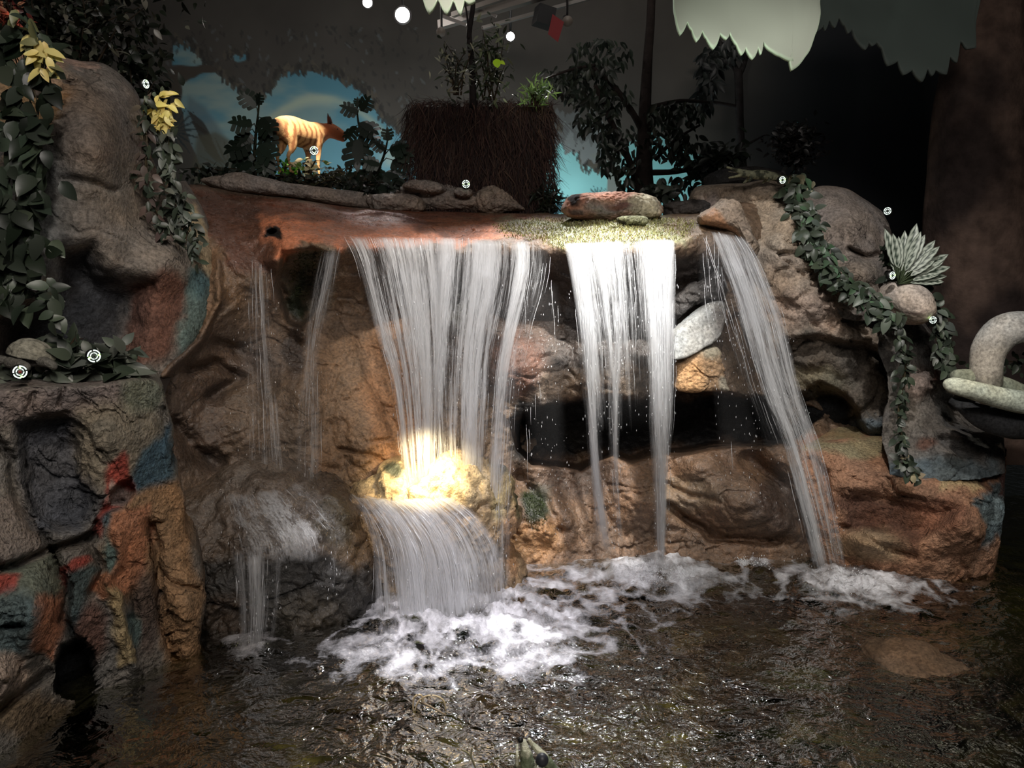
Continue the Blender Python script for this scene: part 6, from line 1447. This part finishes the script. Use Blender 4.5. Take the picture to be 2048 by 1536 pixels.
def jaws():
    """long snouted head poking up at the bottom edge, a dark ball beside its jaw"""
    root = empty('alligator_head', tuple(P(1075, 1545, 2.6)), 'mottled green and white open alligator jaws rising at the bottom edge', 'animal figure')
    def snout(name, path, seed):
        V, F = meta(name, chain([(*P(x, y, Y), r) for x, y, Y, r in path], 16), None, None, .010)
        c = np.tile(np.array(C8(110, 120, 92)), (len(V), 1)); n = sstep(fbm(V * 20, 4, seed), -.25, .15)[:, None]; c = c * (1 - n) + np.array(C8(206, 204, 176)) * n
        mesh_obj(name, V, F, HIDE, root, cols=c)
    snout('upper_jaw', [(1046, 1484, 2.62, .014), (1050, 1500, 2.6, .020), (1056, 1530, 2.58, .028), (1062, 1570, 2.56, .036), (1070, 1620, 2.56, .045)], 3)
    snout('lower_jaw', [(1058, 1480, 2.74, .010), (1068, 1492, 2.73, .014), (1084, 1510, 2.7, .018), (1104, 1540, 2.68, .024), (1120, 1600, 2.66, .04)], 4)
    m = MB(); m.tube([P(1034, 1540, 2.6), P(1034, 1520, 2.6), P(1035, 1488, 2.64)], [.008, .007, .003], 8, C8(200, 196, 170)); m.build('lip', HIDE, root)
    m = MB(); m.ball(P(1041, 1480, 2.58), .010, 8, (.01, .01, .01)); m.build('nostril', METAL, root)
    m = MB(); m.ball(P(1084, 1520, 2.5), (.022, .022, .024), 14, C8(50, 52, 58)); tag(m.build('dark_ball', METAL), 'glossy dark grey ball held between the alligator jaws', 'ball')
jaws()
# wire hoops, twigs
m = MB()
def gz3(pts, zs): return [GZ(x, y) + np.array([0, 0, z]) for (x, y), z in zip(pts, zs)]
def at_Y(pts, Y): return [P(x, y, Y) for x, y in pts]
m.tube(at_Y(catmull([(829, 1440), (826, 1412), (829, 1394), (840, 1389), (846, 1398), (842, 1408)], 18), 3.42), .0042, 6, C8(190, 170, 132))
m.tube(at_Y(catmull([(829, 1430), (834, 1408), (848, 1394), (868, 1391), (886, 1400), (891, 1416), (889, 1432)], 24), 3.42), .0040, 6, C8(190, 170, 132))
tag(m.build('wire_hoop', METAL), 'two thin tan wire hoops sticking out of the pool in front of the foam', 'wire')
m = MB(); m.tube([P(842, 1404, 3.42), P(862, 1414, 3.38), P(892, 1430, 3.34)], [.006, .005, .004], 7, C8(140, 124, 100))
tag(m.build('twig', BARK), 'short pale stick lying between the wire hoops', 'twig')
for lb, p in (('forked twig poking out of the water left of the alligator jaws', [[(925, 1500), (938, 1508), (946, 1524), (955, 1545)], [(944, 1496), (942, 1512), (947, 1526)]]), ('thin twig in the water right of the alligator jaws', [[(1222, 1504), (1228, 1518), (1240, 1530), (1250, 1540)]])):
    m = MB()
    for q in p: m.tube(at_Y(catmull(q, 10), 2.95), .0035, 6, C8(150, 144, 112))
    tag(m.build('twig', BARK), lb, 'twig')
for (x, y, lb) in ((1610, 1526, 'pink coin sized pebble under the water at the bottom right'), (1690, 1532, 'white pebble right of the pink pebble at the bottom')):
    m = MB(); m.ball(GZ(x, y, -.06), (.03, .03, .012), 8, C8(196, 150, 140) if 'pink' in lb else C8(214, 206, 190)); tag(m.build('pebble', PLAIN), lb, 'pebble')

# ================================================================== RING TARGETS
def ring_target(px, py, Y, r, asp, rot, label, green=(0, 180), core=C8(30, 30, 30)):
    c = P(px, py, Y); k = M_AT(Y); root = empty('ring_target', tuple(c), label, 'target', 'round ring targets')
    Rz = np.array(Euler((0, 0, math.acos(min(1, asp)) * (1 if rot >= 0 else -1))).to_matrix())
    def pt(rad, a, y=0): return Rz @ np.array([rad * k * math.cos(a), y, rad * k * math.sin(a)]) + c
    m = MB(); m.tube([c + Rz @ np.array([0, .03, 0]), c + Rz @ np.array([0, .004, 0])], [r * k * 1.18] * 2, 24, C8(16, 16, 16)); m.build('housing', METAL, root)
    for nm, rr, th in (('outer_ring', r, .10 * r), ('inner_ring', r * .56, .07 * r)):
        m = MB()
        for q in range(4):
            a0 = q * PI / 2 + .14 + .2; m.tube([pt(rr, a0 + t * (PI / 2 - .28)) for t in np.linspace(0, 1, 9)], th * k, 6)
        m.build(nm, LED_W, root)
    for g in green:
        a = math.radians(g); m = MB(); m.ball(pt(r * .82, a, -.004), r * .17 * k, 6); m.build('green_light', LED_G, root)
    m = MB(); m.ball(pt(0, 0, -.003), r * .30 * k, 8, core); m.build('sensor', METAL, root)
    return root
ring_target(188, 712, 3.6, 11.5, .75, 1, 'ring target among the ledge leaves, right of the turtle', (10, 200))
ring_target(40, 744, 3.42, 12, .72, 1, 'ring target with a red centre at the left end of the ledge', (90, 280), C8(120, 30, 30))
ring_target(932, 368, 6.2, 7, .95, 1, 'ring target at the foot of the thatched block', (0, 180))
ring_target(628, 301, 6.7, 7.5, .9, 1, 'ring target in front of the striped animal', (90, 280))
ring_target(1565, 360, 5.7, 6.5, .95, 1, 'ring target on top of the cracked tan boulder, right of the crocodile', (20, 200))
ring_target(1775, 422, 5.7, 6.5, .7, -1, 'ring target at the right shoulder of the smooth grey boulder', ())
ring_target(1785, 551, 5.0, 7, .92, 1, 'ring target just above the pink boulder', (10, 190))
ring_target(1866, 640, 4.98, 6.5, .6, -1, 'ring target in the vine right of the pink boulder', (150,))
ring_target(292, 168, 4.6, 7.5, .3, 1, 'edge-on ring target above the yellow-lit vine leaves', (90, 270))

# ================================================================== CEILING FIXTURES
def can_lamp(px, py, Y, r, label, power, strength=40, sq=False):
    c = P(px, py, Y); k = M_AT(Y); root = empty('spot_lamp', tuple(c), label, 'lamp', 'ceiling spot lamps')
    d = -c + np.array([0, 0, CAMZ]); d /= np.linalg.norm(d); d = np.array([d[0], d[1], d[2]])
    m = MB(); b = c - d * r * k * 2.6; m.tube([b, c - d * r * k * .9, c - d * r * k * .2], [r * k * .8, r * k * 1.15, r * k * 1.25], 20, C8(30, 28, 28)); m.build('housing', METAL, root)
    m = MB(); m.tube([b, np.array([b[0], b[1], 6.2])], .012, 8, C8(36, 34, 34)); m.build('stem', METAL, root)
    m = MB(); m.ball(c, r * k * .95, 12); g = m.build('bulb', LAMP, root)
    return root
can_lamp(735, 5, 7.6, 9, 'left and smaller of the two bright spot lamps near the top', 10)
can_lamp(805, 30, 7.4, 14, 'brightest round spot lamp at the top, left of centre', 10)
can_lamp(1021, 73, 8.0, 8, 'small white spot lamp below the light track', 10)
def beam(name, label, cat, p0, p1, w, col, Y0, Y1, h=None):
    a, b = P(*p0, Y0), P(*p1, Y1); m = MB(); d = b - a; L = np.linalg.norm(d); d /= L
    s = np.cross(d, (0, 0, 1)); s /= np.linalg.norm(s); u = np.cross(s, d); h = h or w
    V = [a + s * w * i + u * h * j for i, j in ((-1, -1), (1, -1), (1, 1), (-1, 1))]; V += [v + d * L for v in V]
    m.add(V, [[0, 1, 2, 3], [7, 6, 5, 4], [0, 4, 5, 1], [1, 5, 6, 2], [2, 6, 7, 3], [3, 7, 4, 0]], col)
    return tag(m.build(name, METAL, smooth=False), label, cat)
beam('ceiling_beam', 'long pale ceiling beam slanting up behind the top leaves', 'beam', (880, 50), (1090, -12), .035, C8(120, 114, 108), 7.6, 7.0)
beam('ceiling_beam', 'thinner ceiling beam just above the long pale one', 'beam', (905, 30), (1040, -16), .02, C8(104, 98, 92), 7.4, 7.0)
beam('light_track', 'thin light track above the small white lamp', 'light track', (965, 56), (1180, -4), .014, C8(130, 126, 122), 7.5, 7.0)
beam('strut', 'short metal strut crossing under the long beam', 'strut', (884, 32), (933, 50), .012, C8(120, 114, 110), 7.3, 7.3)
beam('strut', 'upper metal strut right of the top leaves', 'strut', (955, 12), (993, 33), .012, C8(110, 104, 100), 7.3, 7.3)
def spotcan(px, py, Y, label, col, r=9):
    c = P(px, py, Y); k = M_AT(Y); root = empty('unlit_spotlight', tuple(c), label, 'lamp')
    m = MB(); m.tube([c + np.array([-.01, .10, .05]), c], [r * k * .7, r * k], 18, col); m.build('housing', METAL, root)
    m = MB(); m.tube([c, c + np.array([0, -.006, -.004])], r * k * 1.1, 18, C8(120, 112, 104)); m.build('rim', METAL, root)
    m = MB(); m.tube([c + np.array([0, .06, .04]), np.array([c[0], c[1] + .06, 6.2])], .010, 8, C8(40, 38, 38)); m.build('stem', METAL, root)
spotcan(1135, 42, 7.0, 'unlit round spotlight right of the dark red gel', C8(40, 38, 40))
spotcan(882, 64, 7.2, 'unlit grey spotlight hanging under the long beam', C8(110, 106, 102), 8)
m = MB(); m.box(P(1088, 34, 7.1), (.15, .14, .15), (0, .2, .3), C8(20, 20, 22)); root = empty('theatre_light', tuple(P(1088, 34, 7.1)), 'boxy black stage light with a dark red gel', 'lamp'); m.build('housing', METAL, root, smooth=False)
m = MB(); V = [P(1105, 28, 7.0), P(1128, 44, 6.95), P(1116, 84, 6.95), P(1096, 68, 7.0)]; V += [v + np.array([0, .004, 0]) for v in V]; m.add(V, [[0, 1, 2, 3], [7, 6, 5, 4], [0, 4, 5, 1], [1, 5, 6, 2], [2, 6, 7, 3], [3, 7, 4, 0]], C8(120, 46, 48)); m.build('gel', PLAIN, root, smooth=False)
# warm flood lamp tucked into the rocks behind the broad fall
c = P(852, 985, 4.86); root = empty('flood_lamp', tuple(c), 'small warm flood lamp glowing behind the foot of the broad fall', 'lamp')
m = MB(); m.tube([c + np.array([0, .02, -.05]), c + np.array([0, .0, -.015])], [.035, .045], 16, C8(60, 60, 58)); m.build('housing', METAL, root)
WL = emit('warm_lamp_glow', (1.0, 0.78, 0.40), 6)
m = MB(); m.ball(c + np.array([0, 0, -.012]), (.02, .02, .01), 10); m.build('lens', WL, root)
spot('flood_standin_spot', tuple(c + np.array([.0, -.34, .40])), tuple(P(860, 972, 4.9)), 17, (1.0, 0.78, 0.42), 100, 1.0, 0.03)  # unseen spot hung in front of the fall, standing in for the lamp
